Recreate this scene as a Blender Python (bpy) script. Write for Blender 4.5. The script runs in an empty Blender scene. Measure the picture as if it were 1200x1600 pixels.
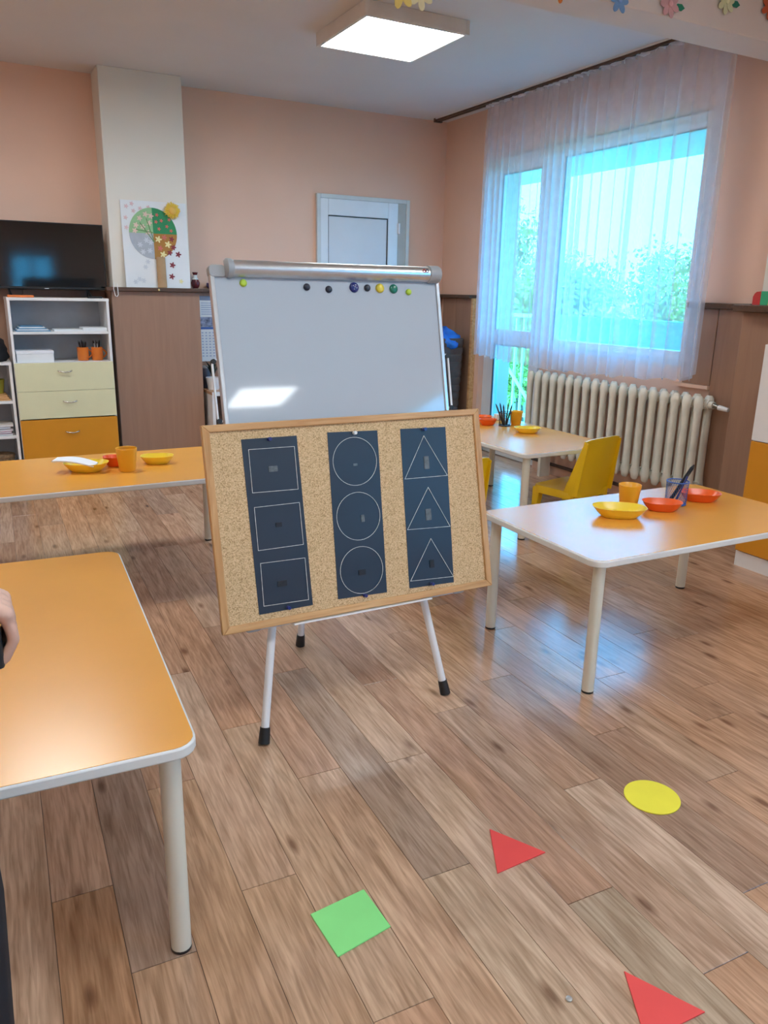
import bpy, bmesh, math, random
from mathutils import Vector, Matrix
random.seed(7)
R = math.radians
sc = bpy.context.scene
col = sc.collection

# ------------------------------------------------------------------ camera
H = 1.42
yaw, pitch, roll = R(28.192), R(15.843), R(1.1205)
cam_d = bpy.data.cameras.new('camera')
cam = bpy.data.objects.new('camera', cam_d)
col.objects.link(cam)
fw = Vector((math.sin(yaw)*math.cos(pitch), math.cos(yaw)*math.cos(pitch), -math.sin(pitch)))
rt0 = Vector((math.cos(yaw), -math.sin(yaw), 0))
up0 = rt0.cross(fw)
rt = rt0*math.cos(roll) + up0*math.sin(roll)
up = -rt0*math.sin(roll) + up0*math.cos(roll)
M = Matrix((rt, up, -fw)).transposed().to_4x4()
M.translation = Vector((0, 0, H))
cam.matrix_world = M
cam_d.sensor_fit = 'VERTICAL'
cam_d.sensor_height = 36.0
cam_d.lens = 36.0*1214.4/1600.0
cam_d.clip_start = 0.05
cam_d.clip_end = 400
sc.camera = cam

# ------------------------------------------------------------------ world sky
wd = bpy.data.worlds.new('sky')
sc.world = wd
wd.use_nodes = True
nt = wd.node_tree
nt.nodes.clear()
wo = nt.nodes.new('ShaderNodeOutputWorld')
bg = nt.nodes.new('ShaderNodeBackground')
tc = nt.nodes.new('ShaderNodeTexCoord')
sp = nt.nodes.new('ShaderNodeSeparateXYZ')
rp = nt.nodes.new('ShaderNodeValToRGB')
rp.color_ramp.elements[0].position = 0.0
rp.color_ramp.elements[0].color = (0.25, 0.60, 1.0, 1)
rp.color_ramp.elements[1].position = 0.75
rp.color_ramp.elements[1].color = (0.21, 0.50, 1.0, 1)
nt.links.new(tc.outputs['Generated'], sp.inputs[0])
nt.links.new(sp.outputs['Z'], rp.inputs[0])
nt.links.new(rp.outputs[0], bg.inputs['Color'])
bg.inputs['Strength'].default_value = 10.0
nt.links.new(bg.outputs[0], wo.inputs[0])

# sun stands behind the building: it lights the garden, none of it enters the room
sd = bpy.data.lights.new('sun', 'SUN')
sd.energy = 3.0
sd.angle = R(1.0)
sd.color = (1.0, 0.95, 0.86)
sun = bpy.data.objects.new('sun', sd)
col.objects.link(sun)
sun.rotation_euler = Vector((0.75, -0.12, -0.85)).to_track_quat('-Z', 'Y').to_euler()
sun.location = (-20, 0, 30)

LAMP_POWER = 18.0
sc.view_settings.view_transform = 'Standard'
sc.view_settings.look = 'None'
sc.view_settings.exposure = 0.40
sc.view_settings.gamma = 1.0
sc.view_settings.use_curve_mapping = False
sc.cycles.use_denoising = True
sc.cycles.max_bounces = 8
sc.cycles.transparent_max_bounces = 24
sc.cycles.sample_clamp_indirect = 8.0
sc.cycles.caustics_reflective = False
sc.cycles.caustics_refractive = False

# ------------------------------------------------------------------ materials
def new_mat(name):
    m = bpy.data.materials.new(name)
    m.use_nodes = True
    n = m.node_tree.nodes
    b = n['Principled BSDF']
    return m, m.node_tree, b

def mat(name, c, rough=0.5, metal=0.0, vary=0.06, scale=8.0, bump=0.0, bscale=None, coat=0.0, spec=0.5, ior=None, emit=None, estr=0.0):
    """principled material whose colour drifts a little with an object-space noise"""
    m, t, b = new_mat(name)
    L = t.links.new
    co = t.nodes.new('ShaderNodeTexCoord')
    nz = t.nodes.new('ShaderNodeTexNoise')
    nz.inputs['Scale'].default_value = scale
    nz.inputs['Detail'].default_value = 4
    L(co.outputs['Object'], nz.inputs['Vector'])
    r = t.nodes.new('ShaderNodeValToRGB')
    lo = [max(0, x*(1-vary)) for x in c]
    hi = [min(1, x*(1+vary)) for x in c]
    r.color_ramp.elements[0].position = 0.3
    r.color_ramp.elements[1].position = 0.7
    r.color_ramp.elements[0].color = (*lo, 1)
    r.color_ramp.elements[1].color = (*hi, 1)
    L(nz.outputs['Fac'], r.inputs[0])
    L(r.outputs[0], b.inputs['Base Color'])
    b.inputs['Roughness'].default_value = rough
    b.inputs['Metallic'].default_value = metal
    b.inputs['Specular IOR Level'].default_value = spec
    b.inputs['Coat Weight'].default_value = coat
    if ior:
        b.inputs['IOR'].default_value = ior
    if bump > 0:
        n2 = t.nodes.new('ShaderNodeTexNoise')
        n2.inputs['Scale'].default_value = bscale or scale*6
        n2.inputs['Detail'].default_value = 5
        L(co.outputs['Object'], n2.inputs['Vector'])
        bp = t.nodes.new('ShaderNodeBump')
        bp.inputs['Strength'].default_value = bump
        bp.inputs['Distance'].default_value = 0.004
        L(n2.outputs['Fac'], bp.inputs['Height'])
        L(bp.outputs[0], b.inputs['Normal'])
    if emit:
        b.inputs['Emission Color'].default_value = (*emit, 1)
        b.inputs['Emission Strength'].default_value = estr
    return m

def wood_mat(name, c1, c2, rough=0.45, sx=(30, 30, 3), dist=1.2, bump=0.08):
    m, t, b = new_mat(name)
    L = t.links.new
    co = t.nodes.new('ShaderNodeTexCoord')
    mp = t.nodes.new('ShaderNodeMapping')
    mp.inputs['Scale'].default_value = sx
    oi = t.nodes.new('ShaderNodeObjectInfo')
    ad = t.nodes.new('ShaderNodeVectorMath')
    ad.operation = 'MULTIPLY_ADD'
    cb = t.nodes.new('ShaderNodeCombineXYZ')
    for k in range(3):
        L(oi.outputs['Random'], cb.inputs[k])
    ad.inputs[1].default_value = (37.0, 19.0, 53.0)
    L(cb.outputs[0], ad.inputs[0])
    L(co.outputs['Object'], mp.inputs[0])
    L(mp.outputs[0], ad.inputs[2])
    nz = t.nodes.new('ShaderNodeTexNoise')
    nz.inputs['Scale'].default_value = 1.0
    nz.inputs['Detail'].default_value = 6
    nz.inputs['Distortion'].default_value = dist
    L(ad.outputs[0], nz.inputs['Vector'])
    r = t.nodes.new('ShaderNodeValToRGB')
    r.color_ramp.elements[0].position = 0.3
    r.color_ramp.elements[1].position = 0.7
    r.color_ramp.elements[0].color = (*c1, 1)
    r.color_ramp.elements[1].color = (*c2, 1)
    L(nz.outputs['Fac'], r.inputs[0])
    L(r.outputs[0], b.inputs['Base Color'])
    b.inputs['Roughness'].default_value = rough
    bp = t.nodes.new('ShaderNodeBump')
    bp.inputs['Strength'].default_value = bump
    bp.inputs['Distance'].default_value = 0.003
    L(nz.outputs['Fac'], bp.inputs['Height'])
    L(bp.outputs[0], b.inputs['Normal'])
    return m

def plank_mat():
    """vinyl board: the tone comes from the object's own colour, grain and knots from noise"""
    m, t, b = new_mat('vinyl_oak')
    L = t.links.new
    N = t.nodes.new
    co = N('ShaderNodeTexCoord'); oi = N('ShaderNodeObjectInfo')
    cb = N('ShaderNodeCombineXYZ')
    for k in range(3):
        L(oi.outputs['Random'], cb.inputs[k])
    off = N('ShaderNodeVectorMath'); off.operation = 'MULTIPLY_ADD'
    off.inputs[1].default_value = (13.0, 29.0, 47.0)
    L(cb.outputs[0], off.inputs[0]); L(co.outputs['Object'], off.inputs[2])
    def noise(scale, detail, dist, sc3):
        mp = N('ShaderNodeMapping'); mp.inputs['Scale'].default_value = sc3
        L(off.outputs[0], mp.inputs[0])
        n = N('ShaderNodeTexNoise'); n.inputs['Scale'].default_value = scale
        n.inputs['Detail'].default_value = detail; n.inputs['Distortion'].default_value = dist
        L(mp.outputs[0], n.inputs['Vector'])
        return n
    fine = noise(1.0, 6, 0.6, (110, 7, 10))
    broad = noise(1.0, 3, 1.5, (16, 2.2, 3))
    cath = noise(1.0, 2, 0.8, (10, 1.1, 3))
    def ramp(src, p0, c0, p1, c1):
        r = N('ShaderNodeValToRGB')
        r.color_ramp.elements[0].position = p0; r.color_ramp.elements[0].color = (*c0, 1)
        r.color_ramp.elements[1].position = p1; r.color_ramp.elements[1].color = (*c1, 1)
        L(src, r.inputs[0])
        return r
    r1 = ramp(fine.outputs['Fac'], 0.32, (0.72, 0.68, 0.64), 0.62, (1.08, 1.08, 1.08))
    r2 = ramp(broad.outputs['Fac'], 0.28, (0.76, 0.70, 0.65), 0.62, (1.10, 1.10, 1.10))
    # cathedral rings
    sn = N('ShaderNodeMath'); sn.operation = 'MULTIPLY'; sn.inputs[1].default_value = 38.0
    L(cath.outputs['Fac'], sn.inputs[0])
    si = N('ShaderNodeMath'); si.operation = 'SINE'; L(sn.outputs[0], si.inputs[0])
    r3 = ramp(si.outputs[0], 0.0, (0.955, 0.945, 0.935), 0.9, (1.02, 1.02, 1.02))
    # knots
    vo = N('ShaderNodeTexVoronoi'); vo.inputs['Scale'].default_value = 1.0
    mpv = N('ShaderNodeMapping'); mpv.inputs['Scale'].default_value = (9, 3.2, 4)
    L(off.outputs[0], mpv.inputs[0]); L(mpv.outputs[0], vo.inputs['Vector'])
    r4 = ramp(vo.outputs['Distance'], 0.05, (0.42, 0.34, 0.30), 0.16, (1, 1, 1))
    cur = None
    base = N('ShaderNodeMixRGB'); base.blend_type = 'MULTIPLY'; base.inputs[0].default_value = 1
    L(oi.outputs['Color'], base.inputs[1]); L(r1.outputs[0], base.inputs[2]); cur = base
    for r in (r2, r3, r4):
        mx = N('ShaderNodeMixRGB'); mx.blend_type = 'MULTIPLY'; mx.inputs[0].default_value = 0.9
        L(cur.outputs[0], mx.inputs[1]); L(r.outputs[0], mx.inputs[2]); cur = mx
    L(cur.outputs[0], b.inputs['Base Color'])
    rr = N('ShaderNodeMapRange'); rr.inputs['To Min'].default_value = 0.12; rr.inputs['To Max'].default_value = 0.26
    L(broad.outputs['Fac'], rr.inputs[0]); L(rr.outputs[0], b.inputs['Roughness'])
    bp = N('ShaderNodeBump'); bp.inputs['Strength'].default_value = 0.10; bp.inputs['Distance'].default_value = 0.002
    L(fine.outputs['Fac'], bp.inputs['Height']); L(bp.outputs[0], b.inputs['Normal'])
    b.inputs['IOR'].default_value = 1.7
    return m

def cork_mat():
    m, t, b = new_mat('cork')
    L = t.links.new; N = t.nodes.new
    co = N('ShaderNodeTexCoord')
    vo = N('ShaderNodeTexVoronoi'); vo.inputs['Scale'].default_value = 300
    nz = N('ShaderNodeTexNoise'); nz.inputs['Scale'].default_value = 320; nz.inputs['Detail'].default_value = 5
    L(co.outputs['Object'], vo.inputs['Vector']); L(co.outputs['Object'], nz.inputs['Vector'])
    r1 = N('ShaderNodeValToRGB')
    e = r1.color_ramp.elements
    e[0].position = 0.0; e[0].color = (0.42, 0.27, 0.13, 1)
    e[1].position = 1.0; e[1].color = (0.74, 0.56, 0.34, 1)
    k = e.new(0.25); k.color = (0.62, 0.44, 0.24, 1)
    k = e.new(0.6); k.color = (0.70, 0.51, 0.29, 1)
    sp_ = N('ShaderNodeSeparateColor'); L(vo.outputs['Color'], sp_.inputs[0])
    L(sp_.outputs[0], r1.inputs[0])
    r2 = N('ShaderNodeValToRGB')
    r2.color_ramp.elements[0].position = 0.35; r2.color_ramp.elements[0].color = (0.76, 0.69, 0.62, 1)
    r2.color_ramp.elements[1].position = 0.55; r2.color_ramp.elements[1].color = (1.05, 1.05, 1.05, 1)
    L(nz.outputs['Fac'], r2.inputs[0])
    mx = N('ShaderNodeMixRGB'); mx.blend_type = 'MULTIPLY'; mx.inputs[0].default_value = 1
    L(r1.outputs[0], mx.inputs[1]); L(r2.outputs[0], mx.inputs[2])
    L(mx.outputs[0], b.inputs['Base Color'])
    b.inputs['Roughness'].default_value = 0.85
    bp = N('ShaderNodeBump'); bp.inputs['Strength'].default_value = 0.3; bp.inputs['Distance'].default_value = 0.002
    L(nz.outputs['Fac'], bp.inputs['Height']); L(bp.outputs[0], b.inputs['Normal'])
    return m

def glass_mat(name, tint, refl=0.10):
    m = bpy.data.materials.new(name); m.use_nodes = True
    t = m.node_tree; t.nodes.clear(); N = t.nodes.new; L = t.links.new
    o = N('ShaderNodeOutputMaterial'); tr = N('ShaderNodeBsdfTransparent'); gl = N('ShaderNodeBsdfGlossy')
    mx = N('ShaderNodeMixShader')
    tr.inputs[0].default_value = (*tint, 1); gl.inputs['Roughness'].default_value = 0.02
    mx.inputs[0].default_value = refl
    L(tr.outputs[0], mx.inputs[1]); L(gl.outputs[0], mx.inputs[2]); L(mx.outputs[0], o.inputs[0])
    return m

def sheer_mat(name, c, see):
    m = bpy.data.materials.new(name); m.use_nodes = True
    t = m.node_tree; t.nodes.clear(); N = t.nodes.new; L = t.links.new
    o = N('ShaderNodeOutputMaterial'); tr = N('ShaderNodeBsdfTransparent'); df = N('ShaderNodeBsdfDiffuse'); tl = N('ShaderNodeBsdfTranslucent')
    m1 = N('ShaderNodeMixShader'); m2 = N('ShaderNodeMixShader')
    df.inputs[0].default_value = (*c, 1); tl.inputs[0].default_value = (*c, 1)
    m1.inputs[0].default_value = 0.5
    co = N('ShaderNodeTexCoord'); nz = N('ShaderNodeTexNoise'); nz.inputs['Scale'].default_value = 14
    mr = N('ShaderNodeMapRange'); mr.inputs['To Min'].default_value = 1-see-0.05; mr.inputs['To Max'].default_value = 1-see+0.05
    L(co.outputs['Object'], nz.inputs['Vector']); L(nz.outputs['Fac'], mr.inputs[0])
    L(df.outputs[0], m1.inputs[1]); L(tl.outputs[0], m1.inputs[2])
    L(mr.outputs[0], m2.inputs[0]); L(tr.outputs[0], m2.inputs[1]); L(m1.outputs[0], m2.inputs[2]); L(m2.outputs[0], o.inputs[0])
    return m

MT = dict(
    peach=mat('peach_wall_paint', (0.80, 0.53, 0.40), 0.7, vary=0.03, scale=2, bump=0.05, bscale=60),
    cream=mat('cream_pillar_paint', (0.76, 0.73, 0.66), 0.65, vary=0.02, scale=2, bump=0.04, bscale=60),
    ceiling=mat('ceiling_paint', (0.73, 0.715, 0.725), 0.75, vary=0.02, scale=2, bump=0.03, bscale=50),
    beam=mat('beam_paint', (0.72, 0.69, 0.68), 0.7, vary=0.03, scale=3),
    panel=wood_mat('brown_wall_panel', (0.315, 0.178, 0.118), (0.365, 0.21, 0.14), 0.4, (26, 26, 2.0), 0.6, 0.04),
    ledge=wood_mat('dark_ledge_wood', (0.07, 0.035, 0.02), (0.12, 0.06, 0.035), 0.4, (3, 30, 30)),
    base=mat('floor_joint', (0.10, 0.06, 0.04), 0.6, vary=0.2, scale=5),
    plank=plank_mat(),
    orange_lam=mat('orange_laminate', (0.80, 0.36, 0.05), 0.27, vary=0.04, scale=3, bump=0.015, bscale=300, ior=1.9),
    edge=mat('pale_edge_band', (0.74, 0.75, 0.72), 0.4, vary=0.02),
    leg=mat('cream_leg_paint', (0.70, 0.68, 0.58), 0.3, vary=0.02),
    black=mat('black_rubber', (0.012, 0.012, 0.013), 0.5, vary=0.2),
    white=mat('white_laminate', (0.80, 0.80, 0.80), 0.4, vary=0.02),
    pvc=mat('white_pvc', (0.78, 0.82, 0.86), 0.3, vary=0.02),
    pvc_dark=mat('dark_seal', (0.05, 0.06, 0.07), 0.5, vary=0.1),
    board=mat('whiteboard_enamel', (0.47, 0.53, 0.60), 0.05, vary=0.01, scale=2),
    alu=mat('brushed_aluminium', (0.62, 0.64, 0.66), 0.32, 0.85, vary=0.05, scale=20),
    grey_plastic=mat('grey_plastic', (0.36, 0.38, 0.40), 0.4, vary=0.05),
    white_metal=mat('white_enamelled_tube', (0.80, 0.82, 0.85), 0.25, vary=0.02),
    cork=cork_mat(),
    pine=wood_mat('pine_frame', (0.50, 0.25, 0.085), (0.72, 0.44, 0.20), 0.45, (3, 40, 40), 1.0),
    pine_v=wood_mat('pine_frame_upright', (0.50, 0.25, 0.085), (0.72, 0.44, 0.20), 0.45, (40, 3, 40), 1.0),
    navy=mat('navy_paper', (0.014, 0.025, 0.045), 0.40, vary=0.12, scale=4, bump=0.05, bscale=30),
    chalk=mat('chalk_line', (0.74, 0.74, 0.70), 0.9, vary=0.2, scale=60),
    velcro=mat('velcro_patch', (0.13, 0.16, 0.18), 0.8, vary=0.3, scale=80),
    velcro_dark=mat('velcro_dark_patch', (0.010, 0.012, 0.018), 0.6, vary=0.3, scale=80),
    yellow=mat('yellow_plastic', (0.85, 0.55, 0.02), 0.3, vary=0.04, scale=5),
    chair_yellow=mat('chair_yellow_plastic', (0.80, 0.50, 0.008), 0.35, vary=0.04, scale=5),
    bright_yellow=mat('bright_yellow_plastic', (0.90, 0.66, 0.05), 0.3, vary=0.03, scale=5),
    orange=mat('orange_red_plastic', (0.85, 0.13, 0.018), 0.3, vary=0.04, scale=5),
    amber=mat('amber_plastic', (0.86, 0.43, 0.03), 0.3, vary=0.04),
    mug_orange=mat('mug_orange', (0.72, 0.19, 0.025), 0.35, vary=0.05),
    blue=mat('blue_plastic', (0.03, 0.14, 0.55), 0.35, vary=0.05),
    blue_bag=mat('blue_bag_film', (0.02, 0.17, 0.62), 0.25, vary=0.2, scale=14),
    napkin=mat('white_paper_napkin', (0.80, 0.83, 0.88), 0.8, vary=0.02),
    paper=mat('white_paper', (0.76, 0.79, 0.82), 0.8, vary=0.02),
    paper_blue=mat('blue_folder_card', (0.10, 0.27, 0.45), 0.5, vary=0.15, scale=20),
    drawer_cream=mat('cream_drawer_front', (0.72, 0.70, 0.45), 0.4, vary=0.02),
    drawer_orange=mat('orange_drawer_front', (0.66, 0.27, 0.015), 0.35, vary=0.03),
    chrome=mat('chrome_handle', (0.60, 0.58, 0.54), 0.18, 1.0, vary=0.05),
    cast=mat('radiator_paint', (0.74, 0.71, 0.62), 0.35, vary=0.06, scale=14, bump=0.08, bscale=40),
    brass=mat('valve_metal', (0.25, 0.22, 0.18), 0.35, 0.8, vary=0.2),
    tv=mat('black_gloss_screen', (0.004, 0.004, 0.005), 0.06, vary=0.05),
    tvb=mat('black_plastic', (0.010, 0.010, 0.011), 0.3, vary=0.1),
    dark=mat('dark_cloth', (0.010, 0.011, 0.016), 0.85, vary=0.3, scale=12),
    skin=mat('skin', (0.60, 0.36, 0.27), 0.5, vary=0.06, scale=14, bump=0.1, bscale=120),
    hair=mat('brown_hair', (0.05, 0.03, 0.02), 0.5, vary=0.3, scale=30),
    c_red=mat('red_card', (0.80, 0.075, 0.07), 0.6, vary=0.03, scale=12),
    c_green=mat('green_card', (0.26, 0.78, 0.25), 0.6, vary=0.03, scale=12),
    c_yellow=mat('yellow_card', (0.86, 0.78, 0.06), 0.6, vary=0.03, scale=12),
    bin=mat('dark_brown_bin', (0.085, 0.05, 0.04), 0.5, vary=0.2, scale=10),
    teal=mat('teal_balcony_panel', (0.10, 0.62, 0.72), 0.5, vary=0.05),
    rail=mat('pale_green_rail_paint', (0.60, 0.85, 0.78), 0.5, vary=0.03),
    slab=mat('pale_concrete', (0.62, 0.72, 0.74), 0.8, vary=0.06, scale=4),
    leaf=mat('tree_leaf', (0.40, 0.42, 0.10), 0.6, vary=0.45, scale=1.5),
    bark=mat('tree_bark', (0.16, 0.11, 0.08), 0.9, vary=0.3, scale=12),
    roof=mat('red_roof_tiles', (0.62, 0.30, 0.22), 0.8, vary=0.2, scale=3),
    house=mat('pale_house_wall', (0.80, 0.80, 0.78), 0.8, vary=0.05, scale=1),
    pane=mat('dark_house_pane', (0.10, 0.14, 0.18), 0.1, vary=0.1),
    lawn=mat('lawn', (0.16, 0.26, 0.08), 0.9, vary=0.4, scale=0.5),
    glass=glass_mat('window_glass', (0.57, 0.94, 1.0), 0.03),
    sheer=sheer_mat('white_voile', (0.82, 0.85, 0.95), 0.58),
    tape=sheer_mat('curtain_tape', (0.82, 0.83, 0.88), 0.10),
    pencil=mat('dark_pencil', (0.05, 0.02, 0.02), 0.4, vary=0.5, scale=40),
    lid_green=mat('dark_green_magnet', (0.01, 0.17, 0.11), 0.3, vary=0.05),
    lime=mat('lime_magnet', (0.45, 0.66, 0.05), 0.4, vary=0.05),
    mag_black=mat('black_magnet', (0.01, 0.012, 0.03), 0.3, vary=0.1),
    mag_blue=mat('navy_magnet', (0.012, 0.02, 0.16), 0.3, vary=0.1),
    mag_yellow=mat('yellow_magnet', (0.75, 0.60, 0.05), 0.3, vary=0.05),
)
MT['lamp'] = mat('lamp_diffuser', (0.9, 0.9, 0.9), 0.5, vary=0.01, emit=(0.90, 0.97, 1.0), estr=LAMP_POWER)

def colour(name, c, rough=0.7, vary=0.06, scale=20):
    return mat(name, c, rough, vary=vary, scale=scale)

# ------------------------------------------------------------------ mesh helpers
class MB:
    def __init__(s):
        s.v = []; s.f = []
    def add(s, vs, fs):
        o = len(s.v)
        s.v += [tuple(p) for p in vs]
        s.f += [tuple(i+o for i in q) for q in fs]
        return s
    def box(s, x0, y0, z0, x1, y1, z1):
        return s.add([(x0,y0,z0),(x1,y0,z0),(x1,y1,z0),(x0,y1,z0),(x0,y0,z1),(x1,y0,z1),(x1,y1,z1),(x0,y1,z1)],
                     [(0,3,2,1),(4,5,6,7),(0,1,5,4),(1,2,6,5),(2,3,7,6),(3,0,4,7)])
    def prism(s, pts, z0, z1):
        n = len(pts)
        return s.add([(x,y,z0) for x,y in pts]+[(x,y,z1) for x,y in pts],
                     [tuple(reversed(range(n))), tuple(range(n,2*n))]+[(i,(i+1)%n,n+(i+1)%n,n+i) for i in range(n)])
    def ring_loft(s, rings, cap0=True, cap1=True):
        n = len(rings[0]); vs = [p for r in rings for p in r]; fs = []
        for k in range(len(rings)-1):
            for i in range(n):
                j = (i+1) % n
                fs.append((k*n+i, k*n+j, (k+1)*n+j, (k+1)*n+i))
        if cap0: fs.append(tuple(reversed(range(n))))
        if cap1: fs.append(tuple(range((len(rings)-1)*n, len(rings)*n)))
        return s.add(vs, fs)
    def lathe(s, prof, seg=24, c=(0,0,0), sx=1, sy=1, cap0=True, cap1=True):
        rings = [[(c[0]+r*sx*math.cos(2*math.pi*i/seg), c[1]+r*sy*math.sin(2*math.pi*i/seg), c[2]+z) for i in range(seg)] for r, z in prof]
        return s.ring_loft(rings, cap0, cap1)
    def tube(s, pts, r, seg=10, cap=True):
        pts = [Vector(p) for p in pts]
        rs = r if isinstance(r, (list, tuple)) else [r]*len(pts)
        rings = []; prev = None
        for i, p in enumerate(pts):
            d = (pts[min(i+1, len(pts)-1)]-pts[max(i-1, 0)]).normalized()
            a = Vector((0,0,1)) if abs(d.z) < 0.9 else Vector((1,0,0))
            if prev is not None: a = prev
            u = (a - d*a.dot(d)).normalized(); w = d.cross(u); prev = u
            rings.append([tuple(p+(u*math.cos(2*math.pi*k/seg)+w*math.sin(2*math.pi*k/seg))*rs[i]) for k in range(seg)])
        return s.ring_loft(rings, cap, cap)
    def ball(s, c, r, seg=14, rings=8):
        rx, ry, rz = r if isinstance(r, (list, tuple)) else (r, r, r)
        prof = []
        for k in range(rings+1):
            a = -math.pi/2+math.pi*k/rings
            prof.append([(c[0]+rx*max(math.cos(a), 1e-3)*math.cos(2*math.pi*i/seg), c[1]+ry*max(math.cos(a), 1e-3)*math.sin(2*math.pi*i/seg), c[2]+rz*math.sin(a)) for i in range(seg)])
        return s.ring_loft(prof)
    def xf(s, Mx):
        s.v = [tuple(Mx @ Vector(p)) for p in s.v]
        return s
    def mesh(s, name, m, smooth=None):
        me = bpy.data.meshes.new(name)
        me.from_pydata(s.v, [], s.f)
        me.update()
        bm = bmesh.new(); bm.from_mesh(me)
        bmesh.ops.recalc_face_normals(bm, faces=bm.faces)
        bm.to_mesh(me); bm.free()
        if smooth:
            me.shade_smooth()
            me.set_sharp_from_angle(angle=R(smooth))
        me.materials.append(m)
        return me
    def build(s, name, m, parent=None, smooth=None, bevel=0, loc=None):
        return link(name, s.mesh(name, m, smooth), parent, bevel, loc)

def link(name, me, parent=None, bevel=0, loc=None, rz=0):
    o = bpy.data.objects.new(name, me)
    col.objects.link(o)
    o.parent = parent
    if loc: o.location = loc
    if rz: o.rotation_euler.z = rz
    if bevel:
        b = o.modifiers.new('bevel', 'BEVEL'); b.width = bevel; b.segments = 2; b.limit_method = 'ANGLE'; b.angle_limit = R(40)
    return o

def tag(o, label, cat, group=None, kind=None):
    o['label'] = label; o['category'] = cat
    if group: o['group'] = group
    if kind: o['kind'] = kind
    return o

def thing(name, label, cat, loc=(0,0,0), rz=0, group=None, kind=None, rot=None):
    o = bpy.data.objects.new(name, None)
    o.empty_display_size = 0.1
    col.objects.link(o)
    o.location = loc
    o.rotation_euler = rot if rot else (0, 0, rz)
    return tag(o, label, cat, group, kind)

def copy_tree(o, parent=None):
    c = o.copy(); col.objects.link(c); c.parent = parent
    for ch in list(o.children):
        copy_tree(ch, c)
    return c

def rrect(x0, y0, x1, y1, r, n=5):
    pts = []
    for cx, cy, a0 in ((x1-r, y1-r, 0), (x0+r, y1-r, 90), (x0+r, y0+r, 180), (x1-r, y0+r, 270)):
        for k in range(n+1):
            a = R(a0+90*k/n)
            pts.append((cx+r*math.cos(a), cy+r*math.sin(a)))
    return pts

# ------------------------------------------------------------------ room shell
X0, XR, Y0, YB, ZC = -3.0, 4.15, -4.6, 6.66, 2.92
def struct(o, label, cat):
    return tag(o, label, cat, kind='structure')

floor = struct(MB().box(X0-.3, Y0-.3, -.12, XR+.35, YB+.25, -.003).build('floor', MT['base']), 'brown oak-look vinyl board floor of the classroom', 'floor')
SL, PW, PX, PL = 0.0325, 0.1405, -0.018, 1.19
PHI = -math.atan(SL)
offs = {0:.52,1:.23,2:.86,3:.354,4:1.08,5:.718,6:.188,7:.671,8:1.148,9:.858,10:.316,11:.98,12:.50,13:.153,14:.80,15:.40,16:.582,17:1.04,18:.93,19:.30,20:1.125}
tones = [(.60,.375,.255),(.57,.35,.23),(.50,.305,.20),(.64,.43,.30),(.55,.355,.25),(.46,.315,.235),(.60,.35,.22)]
FX = (1.22, 1.18, 1.15)
tones = [(a_*.88, b_*.87, c_*.86) for a_, b_, c_ in tones]
fixed = {(6,1.378):(.34,.25,.19),(8,-.04):(.36,.28,.205),(5,.718):(.46,.31,.21),(7,.671):(.47,.345,.255),(7,1.861):(.44,.31,.22),(6,.188):(.46,.345,.25),(9,.858):(.40,.28,.205),(3,.354):(.46,.31,.205),(4,1.08):(.46,.32,.22),(1,.23):(.40,.26,.17),(0,.52):(.37,.215,.125),(2,.86):(.42,.27,.17),(11,.98):(.31,.21,.155),(10,.316):(.46,.345,.265)}
plank_mesh = {}
def get_plank(L):
    k = round(L, 3)
    if k not in plank_mesh:
        m = MB(); g = .0007; b = .0004
        w = PW/2-g; l = k/2-g
        m.add([(-w,-l,-.004),(w,-l,-.004),(w,l,-.004),(-w,l,-.004),(-w,-l,-b),(w,-l,-b),(w,l,-b),(-w,l,-b),(-w+b,-l+b,0),(w-b,-l+b,0),(w-b,l-b,0),(-w+b,l-b,0)],
              [(0,3,2,1),(0,1,5,4),(1,2,6,5),(2,3,7,6),(3,0,4,7),(4,5,9,8),(5,6,10,9),(6,7,11,10),(7,4,8,11),(8,9,10,11)])
        plank_mesh[k] = m.mesh('plank', MT['plank'])
    return plank_mesh[k]
rng = random.Random(11)
rest = MB()
for c in range(-22, 32):
    off = offs.get(c)
    if off is None: off = rng.random()*PL
    k0 = math.floor((Y0-.1-off)/PL)
    for k in range(k0, 8):
        ya, yb = off+k*PL, off+(k+1)*PL
        x_mid = PX+PW*(c+.5)+SL*(ya+yb)/2
        ya2, yb2 = max(ya, Y0-.1), min(yb, YB+.05)
        if yb2-ya2 < .03 or x_mid < X0-.05 or x_mid > XR+.07: continue
        ym = (ya2+yb2)/2
        xm = PX+PW*(c+.5)+SL*ym
        shown = ym > .55 and xm > -.45 and xm - .80*ym < .9
        tone = None
        for (fc, fy), t_ in fixed.items():
            if fc == c and abs(fy-ya) < .1: tone = tuple(a_*b_ for a_, b_ in zip(t_, FX))
        if tone is None:
            tone = rng.choice(tones)
            j = rng.uniform(.92, 1.06)
            tone = tuple(v*j for v in tone)
        if shown:
            o = link('plank', get_plank(yb2-ya2), floor, 0, (xm, ym, 0), PHI)
            o.color = (*tone, 1)
        else:
            w, l = PW/2-.0008, (yb2-ya2)/2-.0008
            rest.add([(xm+x*math.cos(PHI)-y*math.sin(PHI), ym+x*math.sin(PHI)+y*math.cos(PHI), z) for x, y, z in ((-w,-l,-.004),(w,-l,-.004),(w,l,-.004),(-w,l,-.004),(-w,-l,0),(w,-l,0),(w,l,0),(-w,l,0))],
                     [(0,3,2,1),(4,5,6,7),(0,1,5,4),(1,2,6,5),(2,3,7,6),(3,0,4,7)])
o = rest.build('plank_field', MT['plank'], floor); o.color = (.53, .32, .205, 1); o['kind'] = 'stuff'

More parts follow.
